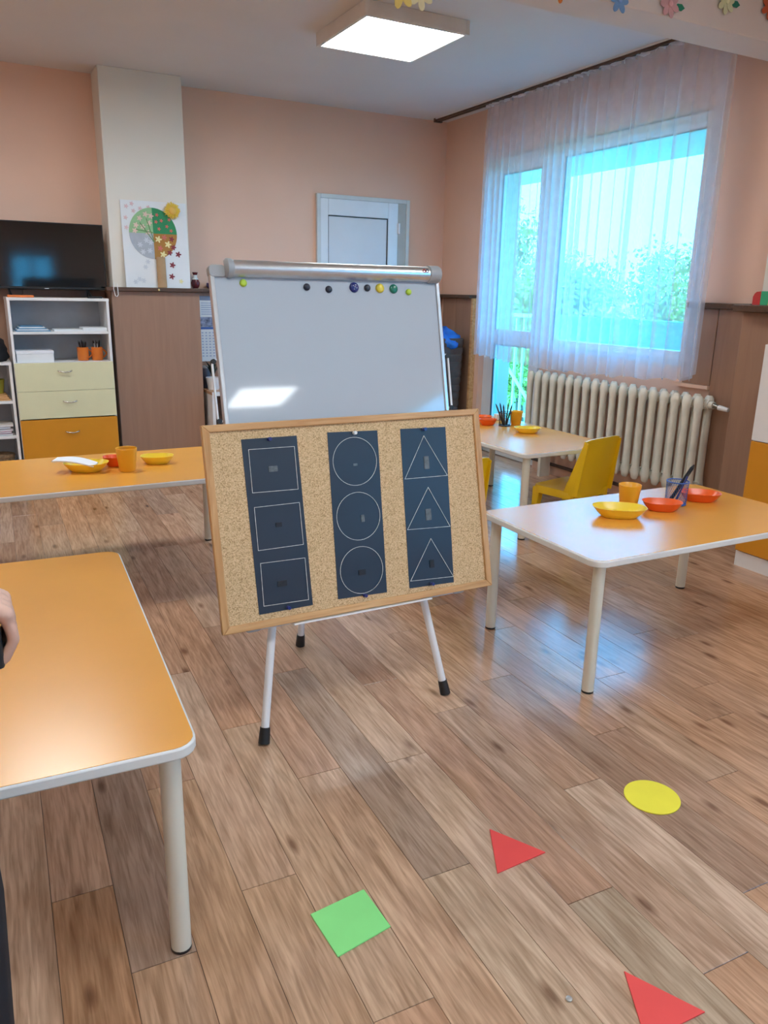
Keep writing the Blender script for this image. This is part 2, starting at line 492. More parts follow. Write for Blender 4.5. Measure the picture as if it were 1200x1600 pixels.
struct(MB().box(X0-.3, Y0-.3, ZC, XR+.35, YB+.25, ZC+.25).build('ceiling', MT['ceiling']), 'plain pale grey ceiling of the classroom', 'ceiling')
struct(MB().box(X0-.3, YB, -.02, XR+.35, YB+.25, ZC).build('wall_back', MT['peach']), 'peach painted wall behind the whiteboard', 'wall')
struct(MB().box(X0-.3, Y0-.3, -.02, X0, YB, ZC).build('wall_left', MT['peach']), 'peach side wall outside the frame on the left', 'wall')
w = MB()   # right wall: opening of window and balcony door, one added fill window behind the camera
w.box(XR, Y0-.3, -.02, XR+.35, -3.4, ZC); w.box(XR, -1.0, -.02, XR+.35, 3.61, ZC)
w.box(XR, -3.4, -.02, XR+.35, -1.0, .99); w.box(XR, -3.4, 2.53, XR+.35, -1.0, ZC)
w.box(XR, 5.97, -.02, XR+.35, YB, ZC); w.box(XR, 3.61, 2.53, XR+.35, 5.97, ZC); w.box(XR, 3.61, -.02, XR+.35, 5.10, .985)
struct(w.build('wall_right', MT['peach']), 'peach wall with the window and balcony door', 'wall')
w = MB()   # wall behind the camera with the window that mirrors in the television
w.box(X0, Y0-.3, -.02, .98, Y0, ZC); w.box(1.78, Y0-.3, -.02, XR, Y0, ZC)
w.box(.98, Y0-.3, -.02, 1.78, Y0, .95); w.box(.98, Y0-.3, 2.0, 1.78, Y0, ZC)
struct(w.build('wall_front', MT['peach']), 'peach wall behind the camera', 'wall')

# ceiling beam with the paper flowers
struct(MB().box(X0, 2.92, 2.63, XR, 3.14, ZC).build('ceiling_beam', MT['beam'], bevel=.006), 'pale plastered ceiling beam across the upper right', 'beam')

# pillars
p = struct(MB().box(1.05, 6.37, 0, 1.642, YB, ZC).build('wall_pillar', MT['cream'], bevel=.004), 'cream painted wall pillar behind the tree poster', 'pillar')
p = struct(MB().box(4.08, 2.70, 0, XR, 3.08, ZC).build('wall_pillar', MT['cream'], bevel=.004), 'cream pillar at the right frame edge below the beam', 'pillar')

# brown dado panelling: boards hung on the walls, a dark ledge on top
def panelling(name, label, boards, ledges):
    t = thing(name, label, 'panelling', kind='structure')
    for b in boards:
        MB().box(*b).build('panel', MT['panel'], t, bevel=.003)
    for b in ledges:
        MB().box(*b).build('ledge', MT['ledge'], t, bevel=.003)
    return t
panelling('trim_1', 'brown wood panelling with dark ledge around the poster pillar',
          [(1.03, 6.335, 0, 1.698, 6.369, 1.385), (1.03, 6.37, 0, 1.049, 6.63, 1.385), (1.643, 6.37, 0, 1.698, 6.63, 1.385)],
          [(.99, 6.295, 1.386, 1.715, 6.368, 1.414)])
bk = [(x, 6.635, 0, min(x+.60, 1.04)-.004, YB-.001, 1.385) for x in (-.76, -.16, .44)]
bk += [(1.70, 6.635, 0, 2.24, YB-.001, 1.385), (2.245, 6.635, 0, 2.80, YB-.001, 1.385), (3.80, 6.635, 0, 4.147, YB-.001, 1.375)]
panelling('trim_2', 'brown wood panelling with dark ledge along the peach back wall',
          bk, [(-.76, 6.57, 1.386, .985, YB-.001, 1.414), (1.717, 6.57, 1.386, 2.80, YB-.001, 1.414), (3.80, 6.58, 1.376, 4.147, YB-.001, 1.404)])
panelling('trim_3', 'brown wood panelling between back corner and balcony door',
          [(4.125, 6.34, 0, XR-.001, 6.574, 1.375), (4.125, 6.06, 0, XR-.001, 6.336, 1.375)],
          [(4.07, 6.045, 1.376, XR-.001, 6.575, 1.404)])
MB().box(4.10, 6.03, 0, XR-.001, 6.058, 1.375).build('edge_strip', MT['pine_v'], bpy.data.objects['trim_3'])
panelling('trim_4', 'brown wood panelling with dark ledge right of the window',
          [(4.125, 3.395, .885, XR-.001, 3.612, 1.355), (4.125, 3.165, 0, XR-.001, 3.390, 1.355), (4.03, 2.70, 0, 4.079, 3.145, 1.345), (4.08, 3.081, 0, 4.124, 3.145, 1.345)],
          [(4.085, 3.15, 1.356, XR-.001, 3.61, 1.39), (3.955, 2.70, 1.346, 4.079, 3.16, 1.385)])
MB().box(4.11, 3.395, .862, XR-.001, 3.66, .884).build('sill_strip', MT['peach'], bpy.data.objects['trim_4'])

# inner door on the back wall
d = thing('door_1', 'white plastic door with one inset panel behind the whiteboard', 'door', (3.3, YB, 0), kind='structure')
fr = MB()
fr.box(-.463, -.035, 0, -.428, .0, 2.225); fr.box(.425, -.035, 0, .46, 0, 2.225); fr.box(-.428, -.035, 2.19, .425, 0, 2.225)
fr.build('door_frame', mat('door_frame_paint', (.62, .66, .66), .4), d, bevel=.004)
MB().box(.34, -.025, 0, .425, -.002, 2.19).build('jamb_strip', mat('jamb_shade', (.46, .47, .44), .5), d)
lf = MB()
lf.box(-.428, -.03, 0, -.355, -.002, 2.19); lf.box(.24, -.03, 0, .34, -.002, 2.19); lf.box(-.355, -.03, 2.055, .24, -.002, 2.19); lf.box(-.355, -.03, 0, .24, -.002, .15)
lf.build('door_leaf', MT['pvc'], d, bevel=.004)
MB().box(-.352, -.016, .153, .237, -.003, 2.052).build('door_panel', mat('door_panel_white', (.72, .75, .79), .4, vary=.03, scale=3), d)
s_ = MB(); s_.box(-.355, -.024, 2.046, .24, -.014, 2.054); s_.box(.232, -.024, .15, .24, -.014, 2.054); s_.box(-.355, -.024, .15, -.349, -.014, 2.054)
s_.build('door_seal', MT['pvc_dark'], d)
MB().tube([(.345, -.04, 1.93), (.345, -.04, 2.02)], .012).build('hinge', MT['pvc'], d, smooth=40)

# window, balcony door
def sash(parent, x, y0, y1, z0, z1, fwid, depth, name, m=None):
    f = MB()
    f.box(x, y0, z0, x+depth, y0+fwid, z1); f.box(x, y1-fwid, z0, x+depth, y1, z1)
    f.box(x, y0+fwid, z0, x+depth, y1-fwid, z0+fwid); f.box(x, y0+fwid, z1-fwid, x+depth, y1-fwid, z1)
    return f.build(name, m or MT['pvc'], parent, bevel=.004)
wn = thing('window_1', 'white framed classroom window behind the sheer curtain', 'window', kind='structure')
sash(wn, 4.20, 3.615, 5.095, .99, 2.525, .05, .07, 'window_frame')
sash(wn, 4.185, 3.655, 5.055, 1.02, 2.48, .055, .06, 'window_sash')
MB().box(4.212, 3.70, 1.07, 4.222, 5.01, 2.43).build('glass_pane', MT['glass'], wn)
s_ = MB(); s_.box(4.182, 3.705, 2.419, 4.19, 5.005, 2.427); s_.box(4.182, 4.997, 1.07, 4.19, 5.005, 2.427)
s_.build('glazing_seal', MT['pvc_dark'], wn)
MB().box(4.152, 3.615, .955, 4.199, 5.095, .988).build('window_sill', MT['pvc'], wn, bevel=.004)
dn = thing('door_2', 'white balcony door with tall and low glass panes beside the window', 'door', kind='structure')
sash(dn, 4.20, 5.105, 5.965, .005, 2.525, .06, .07, 'door_frame')
f = MB()
f.box(4.185, 5.17, .05, 4.245, 5.29, 2.48); f.box(4.185, 5.79, .05, 4.245, 5.90, 2.48)
f.box(4.185, 5.29, 2.385, 4.245, 5.79, 2.48); f.box(4.185, 5.29, .99, 4.245, 5.79, 1.12); f.box(4.185, 5.29, .05, 4.245, 5.79, .16)
f.build('door_sash', MT['pvc'], dn, bevel=.004)
MB().box(4.212, 5.285, 1.115, 4.222, 5.795, 2.39).build('upper_pane', MT['glass'], dn)
MB().box(4.212, 5.285, .155, 4.222, 5.795, .995).build('lower_pane', MT['glass'], dn)
s_ = MB(); s_.box(4.18, 5.782, .16, 4.192, 5.792, .99); s_.box(4.18, 5.782, 1.12, 4.192, 5.792, 2.385); s_.box(4.18, 5.29, 2.378, 4.192, 5.79, 2.386); s_.box(4.18, 5.29, .982, 4.192, 5.79, .99)
s_.build('glazing_seal', MT['pvc_dark'], dn)
# side window added for daylight fill; rear window mirrors in the television
wn3 = thing('fill_window', 'white framed window added for fill light on the right wall behind the camera', 'window', kind='structure')
sash(wn3, 4.20, -3.4, -1.0, .99, 2.53, .08, .07, 'window_frame')
MB().box(4.225, -3.33, 1.06, 4.235, -1.07, 2.46).build('glass_pane', MT['glass'], wn3)
wn2 = thing('window_2', 'narrow white window in the wall behind the camera', 'window', kind='structure')
f = MB(); f.box(.98, Y0-.12, .95, 1.04, Y0-.05, 2.0); f.box(1.72, Y0-.12, .95, 1.78, Y0-.05, 2.0); f.box(1.04, Y0-.12, .95, 1.72, Y0-.05, 1.01); f.box(1.04, Y0-.12, 1.94, 1.72, Y0-.05, 2.0); f.box(1.35, Y0-.12, 1.01, 1.41, Y0-.05, 1.94)
f.build('window_frame', MT['pvc'], wn2)
MB().box(1.03, Y0-.09, 1.0, 1.73, Y0-.08, 1.95).build('glass_pane', MT['glass'], wn2)

def portal(name, loc, direction, sx, sy):
    l = bpy.data.lights.new(name, 'AREA'); l.shape = 'RECTANGLE'; l.size = sx; l.size_y = sy
    l.cycles.is_portal = True
    o = bpy.data.objects.new(name, l); col.objects.link(o)
    o.location = loc; o.rotation_euler = Vector(direction).to_track_quat('-Z', 'Z').to_euler()
portal('window_daylight', (4.30, 4.79, 1.27), (-1, 0, 0), 2.5, 2.4)
portal('fill_window_portal', (4.30, -2.2, 1.76), (-1, 0, 0), 1.6, 2.5)  # sampling portal of the added side window
portal('rear_window_daylight', (1.38, Y0-.15, 1.47), (0, 1, 0), .9, 1.1)

# ------------------------------------------------------------------ curtain and rail
rl = thing('curtain_rail', 'double brown curtain rail under the ceiling above the window', 'curtain rail')
for dx in (0, .035):
    MB().box(3.965+dx, 3.15, 2.895, 3.985+dx, 6.55, ZC-.001).build('rail_track', MT['ledge'], rl)
MB().box(3.955, 3.15, 2.910, 4.03, 6.55, ZC-.0005).build('rail_base', MT['white'], rl)
for y in (6.55,):
    MB().box(3.955, y, 2.888, 4.03, y+.03, ZC-.001).build('end_cap', MT['bin'], rl)
cu = thing('sheer_curtain', 'sheer white gathered curtain with scalloped hem over the window', 'curtain')
def curtain_mesh(y0, y1, zt, zb, nf, amp, seed, fullness=.72):
    rg = random.Random(seed)
    n = nf*10
    # every fold has a width of its own
    ws = [rg.uniform(.5, 1.7) for _ in range(nf)]
    tot = sum(ws); ws = [q/tot*(y1-y0) for q in ws]
    am = [rg.uniform(.5, 1.3)*amp for _ in range(nf)]
    over = [rg.choice((.15, .25, .35, .9, 1.2))*fullness for _ in range(nf)]
    zs = [0, .03, .1, .25, .45, .65, .82, .93, 1.0]
    m = MB(); vs = []; fs = []
    rows = len(zs)
    acc = 0; cols = []
    for i in range(nf):
        for k in range(10):
            u = k/10
            cols.append((i, u, acc+ws[i]*u))
        acc += ws[i]
    cols.append((nf-1, 1.0, y1-y0))
    for i, u, yy in cols:
        s = math.sin(2*math.pi*u)
        for t in zs:
            op = min(1, t*6+.25)
            y = y0+yy + ws[i]*over[i]*.28*s*op*1.2
            x = -am[i]*math.cos(2*math.pi*u)*op*(.75+.35*t)
            zbot = zb(y0+yy) + .018*abs(math.sin((y0+yy)*math.pi/.085))
            z = zt+(zbot-zt)*t
            vs.append((3.99+x, y, z))
    for a in range(len(cols)-1):
        for b in range(rows-1):
            fs.append((a*rows+b, (a+1)*rows+b, (a+1)*rows+b+1, a*rows+b+1))
    return m.add(vs, fs)
cm = curtain_mesh(3.40, 5.78, 2.890, lambda y: .855+.045*((y-4.7)/1.1)**2, 27, .030, 5)
cm.build('voile', MT['sheer'], cu, smooth=80)
cm2 = curtain_mesh(3.40, 5.78, 2.893, lambda y: 2.862, 27, .030, 5)
cm2.xf(Matrix.Translation((-.004, 0, 0)))
cm2.build('header_tape', MT['tape'], cu, smooth=80)
# gathered right edge hanging lower against the wall
e = MB(); vs = []
for k in range(9):
    t = k/8
    for j in range(5):
        vs.append((3.985+.03*math.sin(j*1.9+t), 3.38+.045*j*(1-.35*t)+.03*t, 2.88-(2.88-.90)*t+(.06*(4-j)/4*t if t > .9 else 0)))
e.add(vs, [(k*5+j, k*5+j+1, (k+1)*5+j+1, (k+1)*5+j) for k in range(8) for j in range(4)])
e.build('side_hem', MT['sheer'], cu, smooth=80)

c2 = MB(); vs = []; nC = 60
for k in range(nC+1):
    x_ = .90+.96*k/nC
    for z_ in (2.15, 1.6, 1.1, .86):
        vs.append((x_, Y0+.05+.02*math.sin(k*1.25), z_))
c2.add(vs, [(k*4+j, k*4+j+1, k*4+j+5, k*4+j+4) for k in range(nC) for j in range(3)])
tag(c2.build('sheer_curtain', MT['sheer'], smooth=80), 'sheer white curtain over the window behind the camera', 'curtain')
tag(MB().tube([(.86, Y0+.05, 2.17), (1.90, Y0+.05, 2.17)], .018, 10).build('curtain_rod', MT['white'], smooth=40), 'white curtain rod over the window behind the camera', 'curtain rod')

# ------------------------------------------------------------------ ceiling lights
def make_lamp(label, loc):
    t = thing('ceiling_light', label, 'ceiling light', loc, group='square ceiling panel lights')
    h = MB(); o_, i_ = .335, .312
    h.box(-o_, -o_, -.075, -i_, o_, 0); h.box(i_, -o_, -.075, o_, o_, 0); h.box(-i_, -o_, -.075, i_, -i_, 0); h.box(-i_, i_, -.075, i_, o_, 0)
    h.build('housing', mat('lamp_housing', (.74, .72, .70), .4) if 'lamp_housing' not in bpy.data.materials else bpy.data.materials['lamp_housing'], t, bevel=.002)
    MB().box(-i_+.001, -i_+.001, -.068, i_-.001, i_-.001, -.06).build('diffuser', MT['lamp'], t)
    return t
lamp0 = make_lamp('lit square ceiling panel light in front of the beam', (2.435, 4.575, ZC-.001))
for lb, x, y in (('lit square ceiling panel light cut by the top left frame corner', .215, 4.59), ('lit square ceiling panel light mirrored in the whiteboard', 2.76, -3.05),
                 ('lit square ceiling panel light beyond the left frame edge', -2.0, 4.58), ('lit square ceiling panel light in the middle behind the camera', .54, -3.05), ('lit square ceiling panel light in the far left corner', -1.68, -3.05), ('lit square ceiling panel light right above the camera side of the beam', 2.60, .75), ('lit square ceiling panel light straight above the camera', .38, .75)):
    c = copy_tree(lamp0); c.location = (x, y, ZC-.001); c['label'] = lb

# ------------------------------------------------------------------ radiator
rad = thing('radiator', 'cream cast-iron column radiator below the window', 'radiator', (4.055, 4.19, 0))
sec = MB()
zb_, zt_ = .20, .83
for xc in (-.045, .045):
    rings = []
    for z, a, b in ((zb_, .012, .016), (zb_+.012, .022, .026), (zb_+.05, .028, .034), (zb_+.09, .027, .026), (zb_+.14, .026, .022), (.5, .026, .0215), (zt_-.14, .026, .022), (zt_-.09, .027, .026), (zt_-.05, .028, .034), (zt_-.015, .022, .030), (zt_, .012, .020)):
        rings.append([(xc+a*math.cos(2*math.pi*i/10), b*math.sin(2*math.pi*i/10), z) for i in range(10)])
    sec.ring_loft(rings)
for z in (zb_+.05, zt_-.05):
    sec.tube([(0, -.046, z), (0, .046, z)], .030, 10)
    sec.box(-.045, -.020, z-.028, .045, .020, z+.028)
sm = sec.mesh('section', MT['cast'], 50)
NS = 19; pitch_ = .0925
for k in range(NS):
    link('section', sm, rad, 0, (0, (k-(NS-1)/2)*pitch_, 0))
yv = -((NS-1)/2)*pitch_
MB().tube([(0, yv-.045, .78), (0, yv-.075, .78)], .024, 10).build('plug', MT['cast'], rad, smooth=40)
MB().tube([(0, yv-.075, .78), (0, yv-.115, .772)], .016, 10).build('valve_body', MT['brass'], rad, smooth=40)
MB().tube([(0, yv-.115, .772), (0, yv-.185, .766)], [.017, .013], 10).build('valve_knob', MT['white'], rad, smooth=40)
for k in (-7, 7):
    MB().box(-.05, k*pitch_-.015, 0, .05, k*pitch_+.015, .20).build('foot', MT['cast'], rad)
tag(MB().tube([(4.128, 3.36, .09), (4.128, 5.08, .09)], .014, 8).build('heating_pipe', MT['bin'], smooth=40), 'dark heating pipe along the wall under the radiator', 'pipe')

# ------------------------------------------------------------------ tables
def make_table(label, loc, rz, lx, ly, h=.53, inx=.055, iny=.048, rr=.05):
    t = thing('table', label, 'table', loc, rz, group='orange topped nursery tables')
    MB().prism(rrect(-lx/2, -ly/2, lx/2, ly/2, rr), h-.026, h-.001).build('tabletop', MT['edge'], t, smooth=40, bevel=.004)
    MB().prism(rrect(-lx/2+.005, -ly/2+.005, lx/2-.005, ly/2-.005, rr-.004), h-.004, h).build('laminate', MT['orange_lam'], t)
    for sx in (-1, 1):
        for sy in (-1, 1):
            x, y = sx*(lx/2-inx), sy*(ly/2-iny)
            lg = MB().lathe([(.0225, .008), (.0225, h-.026)], 20, (x, y, 0)).build('leg', MT['leg'], t, smooth=40)
            MB().lathe([(.021, 0), (.0225, .002), (.0225, .009)], 20, (x, y, 0)).build('foot_pad', MT['black'], lg, smooth=40)
    return t
make_table('near left orange table with bare top, cut by left frame edge', (.008, 2.072, 0), R(-2.9), .72, 1.325)
make_table('far left orange table in front of the drawer cabinet', (.55, 4.045, 0), 0, 1.30, .80, iny=.14)
make_table('right orange table mirroring the window, with blue pencil cup on it', (2.497, 2.243, 0), R(-.6), 1.275, .725)
make_table('far right table beside the radiator with yellow chair at its end', (3.149, 4.138, 0), R(.8), .745, 1.275)

# ------------------------------------------------------------------ yellow chairs
def make_chair(label, loc, rz):
    t = thing('child_chair', label, 'chair', loc, rz, group='yellow plastic child chairs')
    w, d, s, top = .18, .155, .30, .625
    # seat: dished shell with a turned-down lip
    m = MB(); rings = []
    for k, (in_, z) in enumerate(((.0, s-.045), (.0, s-.008), (.006, s), (.05, s-.006), (.11, s-.010))):
        rings.append([(x, y, z) for x, y in rrect(-w+in_, -d+in_*.8, w-in_, d-in_*.8, max(.045-in_*.35, .012), 4)])
    m.ring_loft(rings, cap0=False)
    m.build('seat', MT['chair_yellow'], t, smooth=50)
    # backrest: bowed panel leaning back
    m = MB(); rows = []
    for sgn in (0, 1):
        for k in range(9):
            z = s-.03+(top-s+.03)*k/8
            for j in range(9):
                u = -1+2*j/8
                taper = 1-.06*k/8
                y = -d-.005-.06*(k/8)-.0+.018*(u*u)+(.012 if sgn else 0)
                zz = z-.012*(u**4)*(k/8)
                rows.append((u*w*taper, y, zz))
    n = 81; fs = []
    for k in range(8):
        for j in range(8):
            a = k*9+j
            fs.append((a, a+1, a+10, a+9)); fs.append((n+a, n+a+9, n+a+10, n+a+1))
    edge = [j for j in range(9)]+[k*9+8 for k in range(1, 9)]+[72+j for j in range(7, -1, -1)]+[k*9 for k in range(7, 0, -1)]
    for i in range(len(edge)):
        a, b = edge[i], edge[(i+1) % len(edge)]
        fs.append((a, b, b+n, a+n))
    m.add(rows, fs).build('backrest', MT['chair_yellow'], t, smooth=50)
    for sx in (-1, 1):
        g = MB(); x = sx*(w-.006)
        g.add([(x-.005, -d-.02, s-.02), (x+.005, -d-.02, s-.02), (x+.005, -d+.085, s-.02), (x-.005, -d+.085, s-.02),
               (x*.945-.005, -d-.062, top-.02), (x*.945+.005, -d-.062, top-.02), (x*.945+.005, -d-.035, top-.02), (x*.945-.005, -d-.035, top-.02)],
              [(0,3,2,1),(4,5,6,7),(0,1,5,4),(1,2,6,5),(2,3,7,6),(3,0,4,7)])
        g.build('side_gusset', MT['chair_yellow'], t, bevel=.003)
        for sy in (-1, 1):
            x, y = sx*(w-.03), sy*(d-.03)
            MB().ring_loft([[(x+sx*.012+a, y+sy*.02+b, 0) for a, b in ((-.012,-.012),(.012,-.012),(.012,.012),(-.012,.012))],
                            [(x+a, y+b, s-.012) for a, b in ((-.026,-.026),(.026,-.026),(.026,.026),(-.026,.026))]]).build('leg', MT['chair_yellow'], t, bevel=.004)
    return t
make_chair('yellow plastic child chair seen from behind next to the radiator', (3.206, 3.56, 0), R(13))
make_chair('yellow chair mostly hidden behind the cork board', (2.095, 3.33, 0), R(14))

# ------------------------------------------------------------------ easel whiteboard
TH = R(13)
ROT = (R(77), 0, 0)
def plane_pt(u, v, n, y0):
    return Vector((1.1+u, y0+v*math.sin(TH)-n*math.cos(TH), v*math.cos(TH)+n*math.sin(TH)))
ez = thing('flipchart_easel', 'mobile magnetic whiteboard on white tripod legs in the middle', 'whiteboard', (1.1, 2.105, 0))
pl = bpy.data.objects
def on_board(mb, name, m, parent=ez, smooth=None, bevel=0):
    o = mb.build(name, m, parent, smooth, bevel)
    o.rotation_euler = ROT
    return o
UL, UR, VT, VB = -.412, .408, 1.525, .385
on_board(MB().box(UL+.008, VB+.01, -.016, UR-.008, VT-.01, 0), 'writing_surface', MT['board'])
fr = MB().box(UL, VB, -.02, UL+.014, VT, .006); on_board(fr, 'frame_rail', MT['alu'], bevel=.003)
fr = MB().box(UR-.014, VB, -.02, UR, VT, .006); on_board(fr, 'frame_rail', MT['alu'], bevel=.003)
fr = MB().box(UL+.014, VT-.018, -.02, UR-.014, VT, .006); on_board(fr, 'frame_rail', MT['alu'], bevel=.003)
fr = MB().box(UL+.014, VB, -.02, UR-.014, VB+.014, .006); on_board(fr, 'frame_rail', MT['alu'], bevel=.003)
for u, v in ((UL, VT), (UR, VT), (UL, VB), (UR, VB)):
    su = 1 if u < 0 else -1; sv = -1 if v > 1 else 1
    c = MB().prism(rrect(min(u-su*.002, u+su*.05), min(v-sv*.002, v+sv*.034), max(u-su*.002, u+su*.05), max(v-sv*.002, v+sv*.034), .012), -.021, .008)
    on_board(c, 'corner_cap', MT['grey_plastic'], bevel=.002)
# paper clamp: half round bar across the top
cl = MB(); rings = []
for u in (-.345, .36):
    rings.append([(u, 1.517+.026*math.sin(R(a)), .004+.030*math.cos(R(a))) for a in range(-90, 91, 15)])
cl.ring_loft(rings)
on_board(cl, 'paper_clamp', MT['alu'], smooth=40)
for u0, u1 in ((-.365, -.34), (.355, .405)):
    rings = []
    for u, s_ in ((u0, .75), (u0+.006, 1.0), (u1-.006, 1.0), (u1, .9)):
        rings.append([(u, 1.517+.030*s_*math.sin(R(a)), .004+.034*s_*math.cos(R(a))) for a in range(-90, 91, 15)])
    on_board(MB().ring_loft(rings), 'clamp_end', MT['grey_plastic'], smooth=50)
k_red = colour('red_print', (.45, .06, .05)); k_navy = colour('navy_print', (.05, .05, .10))
for u, mm in ((.333, k_red), (.345, k_navy)):
    ring = MB(); rings = []
    for a in range(13):
        A = 2*math.pi*a/12
        rings.append([(u+(.005+.0015*math.cos(b))*math.cos(A), 1.522+(.005+.0015*math.cos(b))*math.sin(A), .0345+.0008*math.sin(b)) for b in (0, 1.57, 3.14, 4.71)])
    ring.ring_loft(rings, False, False)
    on_board(ring, 'maker_mark', mm)
tr = MB().box(-.265, .388, .004, .25, .393, .046)
on_board(tr, 'pen_tray', MT['white_metal'], bevel=.001)
for u, s_ in ((UL, -1), (UR, 1)):
    a = MB().tube([(u+s_*.004, 1.05, -.006), (u+s_*.018, 1.06, -.006), (u+s_*.018, 1.225, -.006), (u+s_*.012, 1.24, -.006), (u+s_*.002, 1.24, -.006)], .004, 8)
    on_board(a, 'paper_arm', MT['white_metal'], smooth=50)
    on_board(MB().lathe([(.008, -.012), (.008, .0)], 12, (u+s_*.014, 1.235, 0)), 'arm_joint', MT['black'], smooth=40)
    on_board(MB().lathe([(.008, -.012), (.008, .0)], 12, (u+s_*.014, 1.052, 0)), 'arm_joint', MT['black'], smooth=40)
def ez_leg(p0, p1, r=.0135):
    p0, p1 = Vector(p0), Vector(p1)
    o_ = Vector((1.1, 2.105, 0))
    d = (p1-p0).normalized()
    lg = MB().tube([p0+d*.04-o_, p1-o_], r, 14).build('leg', MT['white_metal'], ez, smooth=40)
    k = MB(); k.tube([p0-o_, p0+d*.052-o_], [.019, .0165], 14); k.build('rubber_foot', MT['black'], lg, smooth=40)
ez_leg((.718, 2.132, .004), (.99, 2.14+.231*1.42+.02, 1.42))
ez_leg((1.423, 2.150, .004), (1.19, 2.14+.231*1.42+.02, 1.42))
ez_leg((1.096, 2.757, .004), (1.09, 2.51, 1.40))
hb = MB().box(.88-1.1, .385, 1.40, 1.30-1.1, .42, 1.44)
hb.build('hinge_bar', MT['grey_plastic'], ez, bevel=.004)

# cork board leaning on the tray
ck = thing('cork_board', 'cork pin board in pine frame leaning on the whiteboard easel', 'pin board', (1.1, 2.075, 0))
CU0, CU1, CV0, CV1 = -.494, .515, .401, 1.047
def on_cork(mb, name, m, parent=None, **k):
    return on_board(mb, name, m, parent or ck, **k)
on_cork(MB().box(CU0+.015, CV0+.015, -.014, CU1-.015, CV1-.015, -.004), 'cork_sheet', MT['cork'])
on_cork(MB().prism([(CU0, CV1), (CU0+.022, CV1-.022), (CU1-.022, CV1-.022), (CU1, CV1)], -.016, .004), 'frame_strip', MT['pine'], bevel=.003)
on_cork(MB().prism([(CU0, CV0), (CU0+.024, CV0+.024), (CU1-.024, CV0+.024), (CU1, CV0)], -.016, .004), 'frame_strip', MT['pine'], bevel=.003)
on_cork(MB().prism([(CU0, CV0), (CU0+.024, CV0+.024), (CU0+.024, CV1-.022), (CU0, CV1)], -.016, .004), 'frame_strip', MT['pine_v'], bevel=.003)
on_cork(MB().prism([(CU1, CV0), (CU1-.024, CV0+.024), (CU1-.024, CV1-.022), (CU1, CV1)], -.016, .004), 'frame_strip', MT['pine_v'], bevel=.003)

def line_poly(pts, wd=.0014, z=.0012):
    m = MB(); n = len(pts)
    for i in range(n):
        a, b = Vector((*pts[i], 0)), Vector((*pts[(i+1) % n], 0))
        d = (b-a).normalized(); q = Vector((-d.y, d.x, 0))*wd/2
        a, b = a-d*wd/2, b+d*wd/2
        m.add([(p.x, p.y, zz) for zz in (z-.0008, z) for p in (a-q, b-q, b+q, a+q)], [(4,5,6,7),(0,1,5,4),(2,3,7,6),(3,2,1,0)])
    return m
def strip(label, quad, shapes, patches, kind):
    o0 = plane_pt(0, 0, -.0035, 2.075)
    t = thing('paper_strip', label, 'paper strip', o0, rot=ROT, group='dark paper strips on the cork board')
    sh = MB(); n = 8; rows = []
    a, b, c, d = [Vector((*q, 0)) for q in quad]   # TL TR BR BL
    for k in range(n+1):
        l = a.lerp(d, k/n); r_ = b.lerp(c, k/n)
        zz = .0006+.0012*math.sin(k/n*math.pi*2.2)**2
        rows += [(l.x, l.y, zz), (r_.x, r_.y, zz), (r_.x, r_.y, zz-.0006), (l.x, l.y, zz-.0006)]
    fs = []
    for k in range(n):
        q = k*4
        fs += [(q, q+4, q+5, q+1), (q+1, q+5, q+6, q+2), (q+2, q+6, q+7, q+3), (q+3, q+7, q+4, q)]
    fs += [(0, 1, 2, 3), (n*4, n*4+3, n*4+2, n*4+1)]
    sh.add(rows, fs).build('sheet', MT['navy'], t)
    for s_ in shapes:
        line_poly(s_, z=.0034).build({'square': 'square_outline', 'circle': 'circle_outline', 'triangle': 'triangle_outline'}[kind], MT['chalk'], t)
    for u, v, w_, h_, dk in patches:
        MB().prism(rrect(u-w_/2, v-h_/2, u+w_/2, v+h_/2, .002), .0008, .0034).build('velcro_dot', MT['velcro_dark'] if dk else MT['velcro'], t)
    return t
strip('dark paper strip with three chalk squares, left on the cork board', [(-.373,.997),(-.189,.997),(-.188,.446),(-.371,.445)],
      [[(-.353,.964),(-.201,.963),(-.202,.826),(-.354,.829)], [(-.353,.783),(-.202,.783),(-.202,.647),(-.354,.647)], [(-.351,.606),(-.201,.603),(-.202,.466),(-.354,.470)]],
      [(-.279,.898,.030,.018,0), (-.278,.72,.02,.014,1), (-.286,.532,.032,.018,1)], 'square')
def circ(cx, cy, rx, ry, n=40):
    return [(cx+rx*math.cos(2*math.pi*i/n), cy+ry*math.sin(2*math.pi*i/n)) for i in range(n)]
strip('dark paper strip with three chalk circles in mid cork board', [(-.082,1.0),(.102,.995),(.085,.444),(-.098,.45)],
      [circ(.008,.898,.080,.080), circ(.003,.715,.080,.080), circ(-.003,.534,.079,.079)],
      [(.008,.887,.016,.008,0), (.018,.706,.012,.024,0), (-.002,.526,.026,.018,1)], 'circle')
strip('dark paper strip with three chalk triangles, right on the cork board', [(.19,.994),(.372,.99),(.355,.437),(.173,.443)],
      [[(.28,.965),(.363,.819),(.191,.822)], [(.28,.785),(.357,.638),(.184,.647)], [(.274,.605),(.354,.458),(.179,.468)]],
      [(.282,.871,.020,.044,0), (.273,.69,.022,.040,0), (.27,.516,.018,.028,1)], 'triangle')
def pin(label, u, v, m):
    t = thing('push_pin', label, 'push pin', plane_pt(u, v, -.0015, 2.075), rot=ROT, group='pins holding the paper strips')
    MB().lathe([(.0062, 0), (.0062, .002), (.0038, .004), (.0032, .010), (.0058, .012), (.0058, .014)], 14).build('pin_head', m, t, smooth=40)
